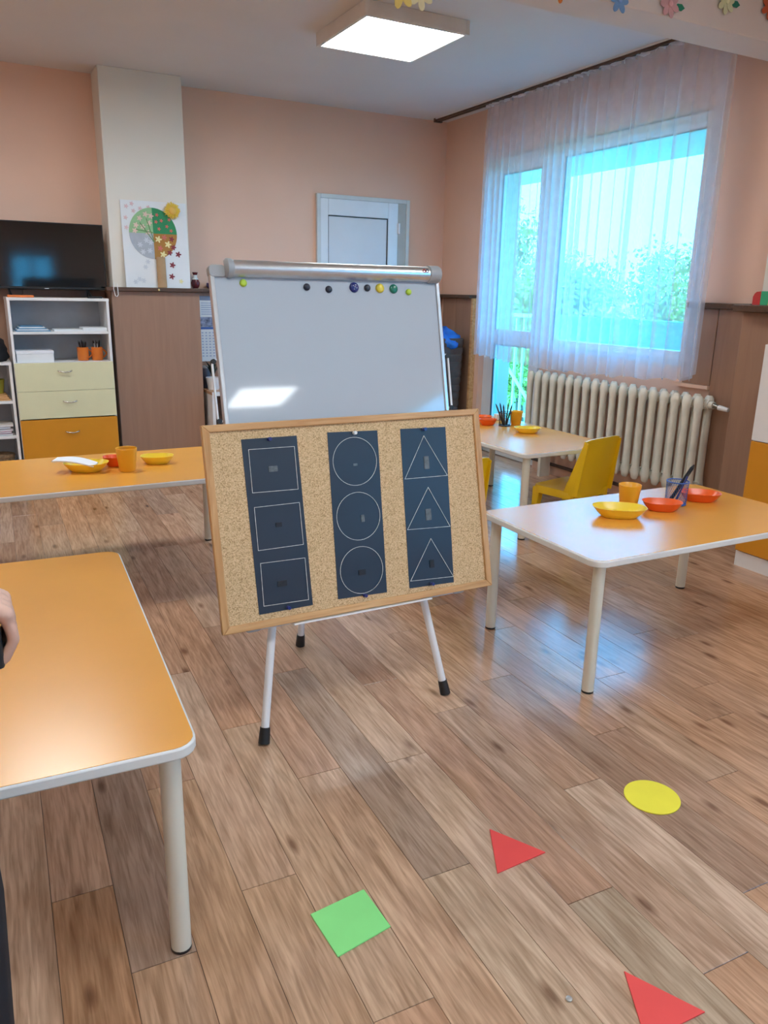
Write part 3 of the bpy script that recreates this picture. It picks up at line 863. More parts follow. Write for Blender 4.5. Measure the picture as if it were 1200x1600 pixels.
for u, v, m_, lb in ((-.283,.992,'blue','blue push pin at the top of the square strip'), (-.274,.452,'blue','blue push pin at the foot of the square strip'),
                     (.014,.992,'white','white push pin at the top of the circle strip'), (-.001,.447,'blue','blue push pin at the foot of the circle strip'),
                     (.282,.987,'mag_blue','dark blue push pin at the top of the triangle strip'), (.262,.446,'mag_blue','dark blue push pin at the foot of the triangle strip')):
    pin(lb, u, v, MT[m_] if m_ != 'blue' else MT['mag_blue'])
for u, v, r_, m_, lb in ((-.308,1.474,.0115,'lime','lime green magnet at the left end of the whiteboard top'), (-.096,1.466,.0115,'mag_black','leftmost black magnet on the whiteboard'),
                     (-.019,1.460,.0115,'mag_black','black magnet on the whiteboard just left of the large navy one'), (.074,1.468,.0165,'mag_blue','large navy dotted magnet on the whiteboard'),
                     (.123,1.467,.0115,'mag_black','small black magnet between the navy and yellow magnets'), (.171,1.467,.0155,'mag_yellow','round yellow magnet on the whiteboard'),
                     (.224,1.466,.0155,'lid_green','dark green magnet beside the yellow one'), (.282,1.456,.0105,'lime','lime green magnet at the right end of the whiteboard top')):
    t = thing('magnet', lb, 'magnet', plane_pt(u, v, .0005, 2.105), rot=ROT, group='round magnets on the whiteboard')
    MB().lathe([(r_, 0), (r_, .004), (r_*.85, .0075), (r_*.5, .009), (r_*.02, .0095)], 20).build('magnet_disc', MT[m_], t, smooth=60)
    if 'dotted' in lb:
        for du, dv in ((-.006,.004),(.004,.007),(.007,-.003),(-.003,-.007),(0,0)):
            MB().lathe([(.0016, .0082), (.0012, .0098)], 8, (du, dv, 0)).build('dot', MT['white'], t)

# ------------------------------------------------------------------ paper shapes on the floor
def card(name, label, pts, m, cat):
    cx = sum(p[0] for p in pts)/len(pts); cy = sum(p[1] for p in pts)/len(pts)
    o = MB().prism([(x-cx, y-cy) for x, y in pts], 0, .0035).build(name, m, bevel=.0008, loc=(cx, cy, .0004))
    return tag(o, label, cat, 'foam shapes laid on the floor')
card('foam_square', 'light green foam square lying on the floor', [(.581,1.259),(.726,1.282),(.722,1.414),(.574,1.399)], MT['c_green'], 'square')
card('foam_triangle', 'red foam triangle between the green square and yellow circle', [(1.131,1.459),(1.050,1.311),(1.210,1.317)], MT['c_red'], 'triangle')
card('foam_triangle', 'red foam triangle cut by the bottom frame edge', [(1.122,.943),(1.040,.800),(1.199,.792)], MT['c_red'], 'triangle')
card('foam_circle', 'yellow foam circle lying on the floor', [(1.645+.080*math.cos(2*math.pi*i/48), 1.363+.080*math.sin(2*math.pi*i/48)) for i in range(48)], MT['c_yellow'], 'circle')
tag(MB().lathe([(.004, 0), (.007, .002), (.007, .004), (.003, .005)], 12, (.968, .944, .0003)).build('metal_stud', MT['alu'], smooth=40), 'tiny metal stud on the floor near the lower red triangle', 'stud')

# ------------------------------------------------------------------ tableware
TZ = .5305
def dish(label, x, y, rz, m, a=.11, b=.072, h=.044, group='oval plastic dishes'):
    t = thing('oval_dish', label, 'dish', (x, y, TZ), rz, group=group)
    def ring(k, z, p=2.5):
        out = []
        for i in range(32):
            A = 2*math.pi*i/32
            c, s_ = math.cos(A), math.sin(A)
            out.append((a*k*math.copysign(abs(c)**(2/p), c), b*k*math.copysign(abs(s_)**(2/p), s_), z))
        return out
    MB().ring_loft([ring(.60, 0), ring(.64, .002), ring(.82, h*.45), ring(.98, h*.96), ring(1.0, h), ring(.985, h), ring(.96, h*.94), ring(.80, h*.48), ring(.62, .006), ring(.3, .005), ring(.02, .005)]).build('dish_bowl', m, t, smooth=50)
    return t
def tumbler(label, x, y, m, r=.049, h=.10):
    t = thing('tumbler', label, 'cup', (x, y, TZ), 0, group='plastic tumblers')
    MB().lathe([(r*.72, 0), (r*.76, .003), (r, h), (r*.97, h+.001), (r*.94, h), (r*.71, .006), (r*.02, .006)], 28).build('cup_wall', m, t, smooth=50)
    return t
def pencil_at(label, base, top, r, m, group):
    t = thing('pencil', label, 'pencil', base, group=group)
    d = Vector(top)-Vector(base); L_ = d.length; dn_ = d.normalized()
    MB().tube([(0,0,0), dn_*(L_-.018)], r, 6).build('barrel', m, t)
    MB().tube([dn_*(L_-.018), dn_*L_], [r, r*.25], 6).build('tip', MT['black'], t)
    return t
def mesh_cup(label, x, y, rim, wire, r=.047, h=.105):
    t = thing('pencil_cup', label, 'pencil cup', (x, y, TZ), group='wire mesh pencil cups')
    for z in (h, .004):
        rm = MB(); rings = []
        for a in range(25):
            A = 2*math.pi*a/24; rr = r if z > .05 else r*.94
            rings.append([((rr+.0026*math.cos(b))*math.cos(A), (rr+.0026*math.cos(b))*math.sin(A), z+.0026*math.sin(b)) for b in (0, 1.05, 2.1, 3.14, 4.2, 5.2)])
        rm.ring_loft(rings, False, False)
        rm.build('rim' if z > .05 else 'base_ring', rim, t, smooth=60)
    wr = MB()
    n = 30
    for i in range(n):
        for s_ in (-1, 1):
            A0 = 2*math.pi*i/n
            pts = []
            for k in range(7):
                f_ = k/6; A = A0+s_*.85*f_; rr = r*(.94+.06*f_)
                pts.append((rr*math.cos(A), rr*math.sin(A), .004+(h-.004)*f_))
            wr.tube(pts, .00062, 3, False)
    o = wr.build('wire_mesh', wire, t); o['kind'] = 'stuff'
    MB().lathe([(r*.93, .0005), (r*.93, .003)], 24).build('base_plate', wire, t)
    return t
w_blue = mat('blue_wire', (.05, .16, .50), .4, .3)
w_dark = mat('dark_wire', (.06, .06, .07), .4, .3)
# right table
dish('yellow oval dish at the window end of the right table', 2.35, 2.30, R(-33), MT['bright_yellow'], .112, .074)
tumbler('amber tumbler behind the yellow dish on the right table', 2.502, 2.400, MT['amber'])
dish('orange-red oval dish between tumbler and blue pencil cup', 2.596, 2.298, R(-33), MT['orange'], .086, .060, .040)
mesh_cup('blue wire mesh pencil cup on the right table', 2.732, 2.345, MT['blue'], w_blue)
dish('orange-red oval dish right of the blue pencil cup', 2.885, 2.345, R(-38), MT['orange'], .092, .066, .040)
pencil_at('thick dark pen leaning to the right in the blue pencil cup', (2.702, 2.355, TZ+.010), (2.822, 2.345, TZ+.172), .0085, MT['dark'], 'pens in the blue cup')
pencil_at('thin dark pen leaning in the blue pencil cup', (2.707, 2.330, TZ+.008), (2.77, 2.322, TZ+.145), .004, MT['mag_blue'], 'pens in the blue cup')
# far left table
dish('yellow oval dish with white napkin on the far left table', .475, 4.035, R(-20), MT['bright_yellow'], .108, .078, .045)
nk = MB(); pts = []
for k in range(9):
    t_ = k/8
    pts.append((-.11+.20*t_, 0, .062-.022*t_+.012*math.sin(t_*math.pi)))
vs = []
for (x_, _, z_) in pts:
    wd_ = .036+.010*math.sin((x_+.11)/.2*math.pi)
    vs += [(x_, -wd_, z_), (x_, wd_, z_+.004), (x_, wd_, z_+.010), (x_, -wd_, z_+.006)]
nk.add(vs, [(q, q+1, q+5, q+4) for q in range(0, 32, 4)]+[(q+1, q+2, q+6, q+5) for q in range(0, 32, 4)]+[(q+2, q+3, q+7, q+6) for q in range(0, 32, 4)]+[(q+3, q, q+4, q+7) for q in range(0, 32, 4)]+[(0, 3, 2, 1), (32, 33, 34, 35)])
o = nk.build('napkin', MT['napkin'], smooth=50, loc=(.432, 4.02, TZ-.006)); o.rotation_euler.z = R(-28)
tag(o, 'folded white paper napkin lying in the yellow dish', 'napkin')
dish('coral red dish half hidden behind the far left tumbler', .625, 4.10, R(-20), MT['orange'], .062, .05, .05)
tumbler('amber tumbler on the far left table', .660, 3.965, MT['amber'], .052, .115)
dish('yellow oval dish nearest the cork board on the far left table', .832, 4.08, R(-15), MT['bright_yellow'], .085, .062, .042)
# far right table
dish('yellow oval dish on the far right table', 3.262, 4.085, R(-30), MT['bright_yellow'], .090, .062, .036)
tumbler('amber tumbler on the far right table by the radiator', 3.395, 4.385, MT['amber'], .046, .095)
mesh_cup('dark wire pencil cup on the far right table', 3.288, 4.372, w_dark, w_dark, .042, .095)
for i, (dx, dy, tx, ty) in enumerate(((-.01, .0, -.075, .03), (.01, .0, .055, .04), (.0, .012, -.02, .05), (-.008, -.01, -.045, -.03), (.008, -.008, .04, -.03))):
    pencil_at('black pen standing in the dark wire pencil cup', (3.288+dx, 4.372+dy, TZ+.006), (3.288+tx*.9, 4.372+ty*.9, TZ+.155), .0055, MT['black'], 'pens in the dark wire cup')
dish('orange-red dish at the cork board end of the far right table', 3.24, 4.60, R(-15), MT['orange'], .085, .062, .04)
dish('orange-red dish beside the dark wire pencil cup', 3.196, 4.448, R(-15), MT['orange'], .066, .050, .042)
tag(MB().box(-.03, -.02, 0, .03, .02, .045).build('paper_pack', MT['napkin'], bevel=.004, loc=(3.40, 4.60, TZ)), 'small white paper pack behind the orange-red dishes', 'paper')

# ------------------------------------------------------------------ drawer cabinet with open shelves
cb = thing('drawer_cabinet', 'white cabinet with cream and orange drawers left of the pillar', 'cabinet', (.647, 6.24, 0))
W_ = .343; DP = .385
b = MB(); b.box(-W_, 0, 0, -W_+.018, DP, 1.31); b.box(W_-.018, 0, 0, W_, DP, 1.31)
b.build('side_panel', MT['white'], cb, bevel=.001)
MB().box(-W_-.002, -.004, 1.31, W_+.002, DP, 1.33).build('top_panel', MT['white'], cb, bevel=.002)
for z in (1.075, .855):
    MB().box(-W_+.019, .004, z, W_-.019, DP-.01, z+.018).build('shelf', MT['white'], cb)
MB().box(-W_+.019, DP-.009, .05, W_-.019, DP, 1.309).build('back_panel', mat('shaded_white_back', (.52, .55, .60), .5), cb)  # white back panel, its shade put into the grey-blue colour
MB().box(-W_+.019, .03, 0, W_-.019, .05, .075).build('plinth', MT['white'], cb)
def handle(parent, x, z, m=MT['chrome']):
    h = MB().tube([(x-.048, -.002, z), (x-.046, -.016, z-.001), (x-.025, -.026, z-.006), (x, -.029, z-.009), (x+.025, -.026, z-.006), (x+.046, -.016, z-.001), (x+.048, -.002, z)], .0048, 8)
    h.build('handle', m, parent, smooth=60)
for z0, z1, m_, hx in ((.668, .872, 'drawer_cream', -.005), (.466, .666, 'drawer_cream', .012), (.080, .458, 'drawer_orange', .010)):
    dr = MB().box(-W_+.003, -.018, z0, W_-.003, -.001, z1).build('drawer', MT[m_], cb, bevel=.0015)
    hz = z0+.145 if m_ == 'drawer_cream' and z0 > .5 else (z0+.125 if m_ == 'drawer_cream' else z1-.095)
    o_h = handle(dr, hx, hz)
    for c in dr.children: c.location.y = -.016
# television on the cabinet
tv = thing('television', 'black flat television standing on the drawer cabinet', 'television', (.605, 6.42, 1.331))
MB().box(-.41, 0, .058, .41, .035, .525).build('casing', MT['tvb'], tv, bevel=.004)
MB().box(-.402, -.0015, .075, .402, .001, .518).build('screen', MT['tv'], tv)
MB().box(-.03, -.004, .060, .0, .0, .066).build('logo_bar', MT['alu'], tv)
for x in (-.27, .27):
    f_ = MB(); f_.tube([(x, .015, .06), (x+.012, -.06, .009)], .008, 8); f_.tube([(x, .015, .06), (x+.012, .11, .009)], .008, 8)
    f_.build('foot', MT['tvb'], tv, smooth=40)
tag(MB().box(-.085, -.05, 0, .085, .05, .016).build('orange_box', colour('orange_card', (.75, .20, .05)), bevel=.003, loc=(.40, 6.30, 1.3305)), 'flat orange box on the cabinet under the television', 'box')
tag(MB().box(-.05, -.03, 0, .05, .03, .012).build('remote_control', MT['black'], bevel=.004, loc=(.90, 6.28, 1.3305)), 'black remote control on the cabinet top', 'remote')
# things on the open shelves
fo = thing('folder_stack', 'pile of blue folders on the upper cabinet shelf', 'folders', (.46, 6.38, 1.0935))
zz = 0
for k in range(5):
    MB().box(-.115+.008*k, -.11+.004*k, zz, .115-.012*k, .11, zz+.007).build('folder', MT['paper_blue'] if k % 2 == 0 else MT['paper'], fo); zz += .0078
tag(MB().box(-.10, -.10, 0, .10, .10, .012).build('paper_stack', MT['paper'], loc=(.70, 6.37, 1.0935)), 'low stack of loose paper in the middle of the upper shelf', 'paper')
tag(MB().box(-.085, -.10, 0, .085, .10, .026).build('paper_box', MT['paper'], bevel=.002, loc=(.882, 6.36, 1.0935)), 'flat white box at the right end of the upper shelf', 'box')
pb = thing('carton', 'low white carton on the lower cabinet shelf', 'box', (.455, 6.36, .8735))
MB().box(-.125, -.10, 0, .125, .10, .075).build('carton_body', MT['paper'], pb, bevel=.002)
MB().box(-.127, -.102, .062, .127, .102, .083).build('carton_lid', MT['napkin'], pb, bevel=.002)
def mug(label, x, y, z):
    t = thing('mug', label, 'mug', (x, y, z), group='orange mugs of pencils')
    MB().lathe([(.036, 0), (.040, .004), (.042, .098), (.040, .098), (.037, .006), (.002, .006)], 24).build('mug_body', MT['mug_orange'], t, smooth=50)
    pts = [(.040+.026*math.sin(math.pi*k/8), 0, .082-.062*k/8) for k in range(9)]
    MB().tube(pts, .005, 8).build('handle', MT['mug_orange'], t, smooth=60)
    return t
for lb, x in (('left orange mug of pencils on the cabinet shelf', .795), ('right orange mug of pencils on the cabinet shelf', .898)):
    mug(lb, x, 6.36, .8735)
    for i in range(8):
        a = 2*math.pi*i/8; rr = random.uniform(.008, .022)
        pencil_at('dark pencil standing in the '+('left' if x < .85 else 'right')+' orange mug', (x+rr*math.cos(a)*.6, 6.36+rr*math.sin(a)*.6, .881), (x+(rr+.012)*math.cos(a)*1.15, 6.36+(rr+.012)*math.sin(a), .8735+random.uniform(.135, .155)), .004,
                  random.choice([MT['pencil'], MT['pencil'], MT['black'], MT['paper']]), 'pencils in the '+('left' if x < .85 else 'right')+' orange mug')

# low white shelf unit at the left frame edge
ls = thing('shelf_unit', 'low white open shelf unit at the left frame edge', 'shelf', (-.08, 6.24, 0))
b = MB(); b.box(.352, 0, 0, .370, DP, .86); b.build('side_panel', MT['white'], ls)
MB().box(-.38, 0, 0, -.362, DP, .86).build('side_panel', MT['white'], ls)
MB().box(-.38, -.004, .861, .370, DP, .880).build('top_panel', MT['white'], ls)
for z in (.585, .33, .06):
    MB().box(-.361, .003, z, .351, DP-.01, z+.02).build('shelf', MT['white'], ls)
MB().box(-.361, DP-.009, .02, .351, DP, .86).build('back_panel', bpy.data.materials['shaded_white_back'], ls)
bgm = MB()
rings = []
for z, k in ((0, .9), (.03, 1.05), (.09, 1.0), (.15, .85), (.18, .5)):
    rings.append([((.12*k+.012*math.sin(5*a_+z*40))*math.cos(a_), (.08*k+.01*math.sin(4*a_+z*30))*math.sin(a_), z) for a_ in [2*math.pi*i/20 for i in range(20)]])
bgm.ring_loft(rings)
bgt = thing('cloth_bag', 'black bag with teal flap on the low shelf unit', 'bag', (.155, 6.36, .8805))
bgm.build('bag_body', MT['dark'], bgt, smooth=60)
MB().box(-.06, -.082, .13, .06, -.03, .19).build('flap', colour('teal_cloth', (.09, .26, .28)), bgt, bevel=.01)
for i in range(3):
    tag(MB().box(-.14, -.11, 0, .14, .11, .012).build('wooden_board', MT['pine'], bevel=.002, loc=(.12-.01*i, 6.37, .6055+.0135*i)), ['lowest','middle','top'][i]+' thin wooden board stacked on the low shelf unit', 'board', 'stacked wooden boards')
yb_ = thing('toy_basket', 'yellow-green toy basket on the low shelf unit', 'basket', (.18, 6.40, .6465))
MB().lathe([(.045, 0), (.06, .10), (.057, .10), (.043, .004), (.002, .004)], 20).build('basket_body', colour('olive_plastic', (.35, .34, .04)), yb_, smooth=40)
for i, (nm, c_) in enumerate((('grey', (.45, .45, .46)), ('mauve', (.40, .20, .28)), ('white', (.7, .7, .7)), ('blue-grey', (.28, .33, .42)), ('pale', (.62, .58, .52)))):
    bo = thing('magazine', nm+' magazine in the pile on the low shelf unit', 'magazine', (.12+.002*i*(-1)**i, 6.36, .3505+.0165*i), R(1.5*(-1)**i), 'magazines on the low shelf unit')
    MB().box(-.13, -.10, 0, .13, .10, .004).build('cover', colour('cover_'+nm.replace('-', '_'), c_), bo)
    MB().box(-.128, -.098, .0041, .128, .098, .0119).build('pages', MT['paper'], bo)
    MB().box(-.13, -.10, .012, .13, .10, .016).build('cover', bpy.data.materials['cover_'+nm.replace('-', '_')], bo)
bs = thing('wicker_basket', 'brown wicker basket on the bottom of the low shelf unit', 'basket', (.12, 6.37, .0805))
wk = mat('wicker', (.24, .15, .08), .8, vary=.4, scale=60, bump=.5, bscale=120)
for k in range(5):
    MB().lathe([(.115+.004*k, .024*k), (.122+.004*k, .024*k+.011), (.116+.004*k, .024*k+.023)], 24, sy=.75).build('weave_band', wk, bs, smooth=60)

# ------------------------------------------------------------------ poster of the four seasons tree
po = thing('season_poster', 'white poster of a four-season tree leaning on the pillar', 'poster', (1.375, 6.332, 1.4145), rot=(R(-3), 0, 0))
PW2 = .24
MB().box(-.232, 0, 0, .255, .008, .625).build('sheet', MT['paper'], po)
cq = dict(spring=colour('spring_green', (.30, .52, .27)), summer=colour('summer_green', (.025, .25, .10)), winter=colour('winter_grey', (.42, .46, .52)), autumn=colour('autumn_brown', (.42, .20, .04)))
cx_, cz_, ra, rb = -.005, .395, .178, .185
for nm, a0 in (('summer', 0), ('spring', 90), ('winter', 180), ('autumn', 270)):
    pts = [(0, 0)]+[(ra*math.cos(R(a0+90*k/12)), rb*math.sin(R(a0+90*k/12))) for k in range(13)]
    q = MB().prism(pts, 0, .003)
    q.v = [(x+cx_, -z-.0002, y+cz_) for x, y, z in q.v]
    q.build('crown_quarter', cq[nm], po)
def blob(x, z, r, m, n=5, name='blossom', lift=.004):
    pts = []
    for k in range(n*6):
        A = 2*math.pi*k/(n*6); rr = r*(.72+.28*math.cos(n*A))
        pts.append((rr*math.cos(A), rr*math.sin(A)))
    q = MB().prism(pts, 0, .002)
    q.v = [(a+x, -b_-lift, c+z) for a, c, b_ in q.v]
    q.build(name, m, po)
mp_ = colour('pale_pink_paper', (.75, .55, .48)); mr_ = colour('coral_paper', (.62, .16, .13)); my_ = colour('cream_yellow_paper', (.80, .74, .38)); mm_ = colour('maroon_paper', (.24, .035, .05)); ms_ = colour('silver_paper', (.60, .64, .70)); mpk = colour('rose_paper', (.72, .52, .55))
for x, z in ((-.13,.45),(-.10,.50),(-.055,.53),(-.03,.47),(-.08,.44),(-.14,.41),(-.045,.40),(-.015,.52)): blob(x, z, .022, mp_)
for x, z in ((.03,.53),(.06,.49),(.10,.45),(.04,.43),(.13,.42),(.12,.50),(.02,.48)): blob(x, z, .014, mr_)
for x, z in ((.03,.355),(.10,.32),(.06,.245)): blob(x, z, .027, my_, name='leaf')
for x, z in ((.075,.37),(.13,.36),(.04,.29),(.11,.26),(.14,.30)): blob(x, z, .022, mm_ if x > .1 else mr_, name='leaf')
for x, z in ((-.06,.345),(-.11,.31),(-.04,.27),(-.09,.26),(-.03,.33)): blob(x, z, .022, ms_, 6, 'snowflake')
for x, z in ((.175,.25),(.125,.17),(.115,.085)): blob(x, z, .024, mm_, name='fallen_leaf', lift=.001)
blob(.185, .05, .018, my_, name='fallen_leaf', lift=.001)
for x, z in ((-.19,.58),(-.14,.55),(-.09,.57),(-.20,.50),(-.20,.43),(-.15,.60),(-.03,.58)): blob(x, z, .017, mpk, lift=.001)
for x, z in ((-.08,.15),(-.06,.19),(-.10,.05),(-.16,.04),(-.13,.06)): blob(x, z, .02, ms_, 6, 'snowflake', .001)
tk = MB().lathe([(.036, 0), (.034, .225)], 16, (.035, -.014, .0), sy=.45); tk.build('trunk', colour('kraft_card', (.42, .27, .14)), po, smooth=40)
for x0, z0, x1, z1 in ((.0,.23,-.10,.47),(0,.23,-.05,.50),(.0,.30,-.13,.42)):
    MB().tube([(x0, -.006, z0+.1), (x1, -.006, z1)], .003, 6).build('branch', colour('twig_green', (.16, .30, .12)) if 'twig_green' not in bpy.data.materials else bpy.data.materials['twig_green'], po)
sn_ = MB()
for k in range(46):
    A = 2*math.pi*k/46; L_ = .052+.014*random.random(); q = random.uniform(-.012, .012)
    sn_.tube([(.145+.02*math.cos(A), -.022, .565+.02*math.sin(A)), (.145+L_*math.cos(A), -.018+q, .565+L_*math.sin(A))], [.006, .0025], 5)
sn_.build('sun_rays', colour('sun_yarn', (.80, .56, .07)), po)
MB().ball((.145, -.024, .565), (.030, .012, .030)).build('sun_disc', colour('sun_face', (.78, .47, .10)), po, smooth=80)
for nm, x, z in (('ledge knob', 0, 0),):
    pass
tag(MB().ball((1.375, 6.288, 1.398), .008, 10, 6).build('drawing_pin', colour('gold_pin', (.80, .65, .30), .3), smooth=80), 'tiny gold pin on the pillar ledge below the poster', 'pin')
tag(MB().tube([(1.045, 6.287, 1.45), (1.04, 6.284, 1.40), (1.05, 6.287, 1.35), (1.062, 6.288, 1.345), (1.072, 6.288, 1.36), (1.07, 6.284, 1.40), (1.068, 6.290, 1.44)], .003, 6).build('string_loop', MT['white'], smooth=60), 'white string loop hanging at the left end of the pillar ledge', 'string')

# vase and small bowl on the ledge right of the pillar
va = thing('vase', 'small maroon and white vase on the ledge beside the pillar', 'vase', (1.742, 6.605, 1.4145))
c_mar = mat('maroon_glaze', (.14, .018, .025), .2, vary=.2)
MB().lathe([(.020, 0), (.033, .02), (.036, .045), (.026, .07)], 20).build('belly', c_mar, va, smooth=60)
MB().lathe([(.026, .0701), (.016, .085), (.015, .105)], 20).build('neck', MT['white'], va, smooth=60)
MB().lathe([(.015, .1051), (.023, .125), (.020, .127)], 20).build('lip', c_mar, va, smooth=60)
pb_ = thing('purple_bowl', 'small purple bowl on the ledge left of the whiteboard', 'bowl', (1.885, 6.605, 1.4145))
MB().lathe([(.035, 0), (.052, .02), (.050, .045), (.046, .045), (.033, .006), (.002, .006)], 20).build('bowl_wall', colour('purple_glaze', (.13, .09, .22), .3), pb_, smooth=60)
# wall calendar
ca = thing('wall_calendar', 'blue and white wall calendar between pillar and whiteboard', 'calendar', (1.885, 6.630, .82))
c_ink = colour('pale_blue_print', (.40, .47, .62)); c_blu = colour('blue_print', (.06, .14, .42)); c_pic = mat('photo_print', (.22, .25, .36), .5, vary=.8, scale=30)
MB().box(-.12, -.004, 0, .12, 0, .52).build('backing_sheet', MT['paper'], ca)
MB().box(-.12, -.007, .50, .12, -.004, .535).build('header_bar', colour('slate_blue', (.22, .27, .38)), ca)
MB().box(-.118, -.0055, .285, .118, -.004, .365).build('photo_strip', c_pic, ca)
MB().box(-.118, -.0055, .265, .118, -.004, .284).build('month_bar', c_blu, ca)
for k in range(6):
    MB().box(-.10, -.0055, .385+.018*k, .10, -.004, .392+.018*k).build('text_line', c_ink, ca)
for r_ in range(9):
    for c in range(7):
        MB().box(-.105+.031*c, -.0052, .04+.024*r_, -.089+.031*c, -.004, .050+.024*r_).build('date_mark', c_ink, ca)
# desk behind the easel
dk = thing('desk', 'wooden desk behind the whiteboard beside the pillar', 'desk', (2.15, 6.40, 0))
MB().box(-.42, -.20, .585, .42, .20, .61).build('desk_top', wood_mat('desk_wood', (.48, .26, .15), (.60, .36, .22), .4, (3, 30, 30)), dk, bevel=.003)
MB().box(-.42, -.203, .580, .42, -.2001, .612).build('edge_band', MT['white'], dk)
for x in (-.405, .405):
    MB().box(x-.012, -.19, 0, x+.012, .19, .584).build('side_panel', MT['white'], dk)
MB().box(-.39, .15, .2, .39, .165, .584).build('modesty_panel', MT['ledge'], dk)
pt = thing('plant_pot', 'white pot of dark leaves on the desk left of the whiteboard', 'potted plant', (1.80, 6.40, .6105))
MB().lathe([(.045, 0), (.06, .10), (.056, .10), (.05, .085), (.002, .085)], 20).build('pot', MT['white'], pt, smooth=40)
c_lf = colour('dark_leaf', (.02, .035, .03), .5, .4, 30)
for k in range(16):
    A = k*2.399; L_ = random.uniform(.07, .13); hh = random.uniform(.08, .16)
    p0 = Vector((0, 0, .09)); p2 = Vector((L_*.6*math.cos(A), L_*.6*math.sin(A)*.8, .09+hh)); p1 = (p0+p2)/2+Vector((0, 0, .03))
    sd_ = Vector((-math.sin(A), math.cos(A), 0))*.014
    MB().add([p0, p1-sd_, p2, p1+sd_, p1+Vector((0,0,-.004))], [(0,1,4),(1,2,4),(2,3,4),(3,0,4),(0,3,1),(1,3,2)]).build('leaf', c_lf, pt)
bx_ = thing('desk_tin', 'small dark tin behind the plant pot on the desk', 'tin', (1.775, 6.53, .6105))
MB().lathe([(.04, 0), (.04, .16), (.036, .165)], 16).build('tin_body', colour('dark_tin', (.06, .06, .09), .4), bx_, smooth=40)
MB().lathe([(.041, .1651), (.041, .18), (.02, .183)], 16).build('tin_lid', MT['grey_plastic'], bx_, smooth=40)

# bin with blue bag in the back corner
bn = thing('waste_bin', 'dark brown ribbed bin in the back corner right of the whiteboard', 'bin', (3.905, 6.20, 0))
bb = MB(); rings = []
for k in range(15):
    z = .965*k/14
    for dz, kk in ((0, 1.0), (.05, 1.0), (.055, .97), (.064, .97)):
        s_ = (.115+.03*k/14)*kk
        rings.append([(x, y, z+dz*.9) for x, y in rrect(-s_, -s_, s_, s_, .03, 3)])
bb.ring_loft(rings).build('bin_body', MT['bin'], bn, smooth=40)
bl = MB(); rings = []
for z, k in ((.93, 1.02), (.955, 1.12), (.985, 1.10), (1.02, .95), (1.06, .62), (1.085, .30), (1.10, .1)):
    rings.append([((.148*k+.018*math.sin(7*a_+z*50)+.012*math.sin(13*a_+z*31))*math.cos(a_), (.148*k+.018*math.sin(6*a_+z*44))*math.sin(a_), z+.014*math.sin(5*a_)) for a_ in [2*math.pi*i/36 for i in range(36)]])
bl.ring_loft(rings)
tag(bl.build('plastic_bag', MT['blue_bag'], smooth=70, loc=(3.905, 6.20, .012)), 'crumpled blue plastic bag over the top of the bin', 'bag')
cbx = thing('power_cable', 'black and white cable loop behind the easel near the bin', 'cable', (0, 0, 0))
MB().tube([(3.60+.10*math.cos(a_), 5.75, .40+.09*math.sin(a_)+.02) for a_ in [R(200-22*k) for k in range(11)]], .006, 6).build('loop', MT['grey_plastic'], cbx, smooth=60)
cbx2 = MB().box(3.50, 5.70, 0, 3.80, 5.95, .415); 
tag(cbx2.build('stool_box', MT['bin'], bevel=.006), 'dark low box under the cable loop behind the easel', 'box')

# ------------------------------------------------------------------ right cabinet and the toy on the ledge
rc = thing('wall_cabinet', 'white cabinet with orange lower front at the right frame edge', 'cabinet', (3.632, 2.678, 0))
RC_L, RC_D = 1.2, .39
MB().box(.018, -RC_L, .085, RC_D, 0, 1.20).build('carcass', MT['white'], rc, bevel=.002)
MB().box(.010, -RC_L, 0, RC_D-.01, -.002, .084).build('plinth', MT['white'], rc)
for k in range(2):
    y1 = -.002-k*.60; y0_ = y1-.595
    dd = MB().box(0, y0_, .09, .017, y1, .695).build('lower_door', MT['drawer_orange'], rc, bevel=.0015)
    MB().tube([(-.002, y0_+.06, .60), (-.022, y0_+.06, .595), (-.022, y0_+.06, .505), (-.002, y0_+.06, .50)], .005, 8).build('handle', MT['chrome'], dd, smooth=60)
    MB().box(0, y0_, .70, .017, y1, 1.195).build('upper_door', MT['white'], rc, bevel=.0015)
ty = thing('arch_toy', 'red and green rounded toy on the ledge at the right frame edge', 'toy', (3.985, 2.93, 1.3855))
for k, (c_, nm) in enumerate((((.50, .03, .03), 'red'), ((.03, .40, .20), 'green'), ((.75, .55, .05), 'yellow'))):
    y1 = .115-.05*k; h_ = .075
    pts = [(y1, 0), (y1, .045), (y1-.008, .062), (y1-.02, .072), (y1-.05, .075), (y1-.05, 0)] if k == 0 else [(y1, 0), (y1, h_), (y1-.049, h_), (y1-.049, 0)]
    q = MB().prism(pts, -.022, .022); q.v = [(z, x, y) for x, y, z in q.v]
    q.build('block', colour('toy_'+nm, c_, .5), ty, bevel=.002)

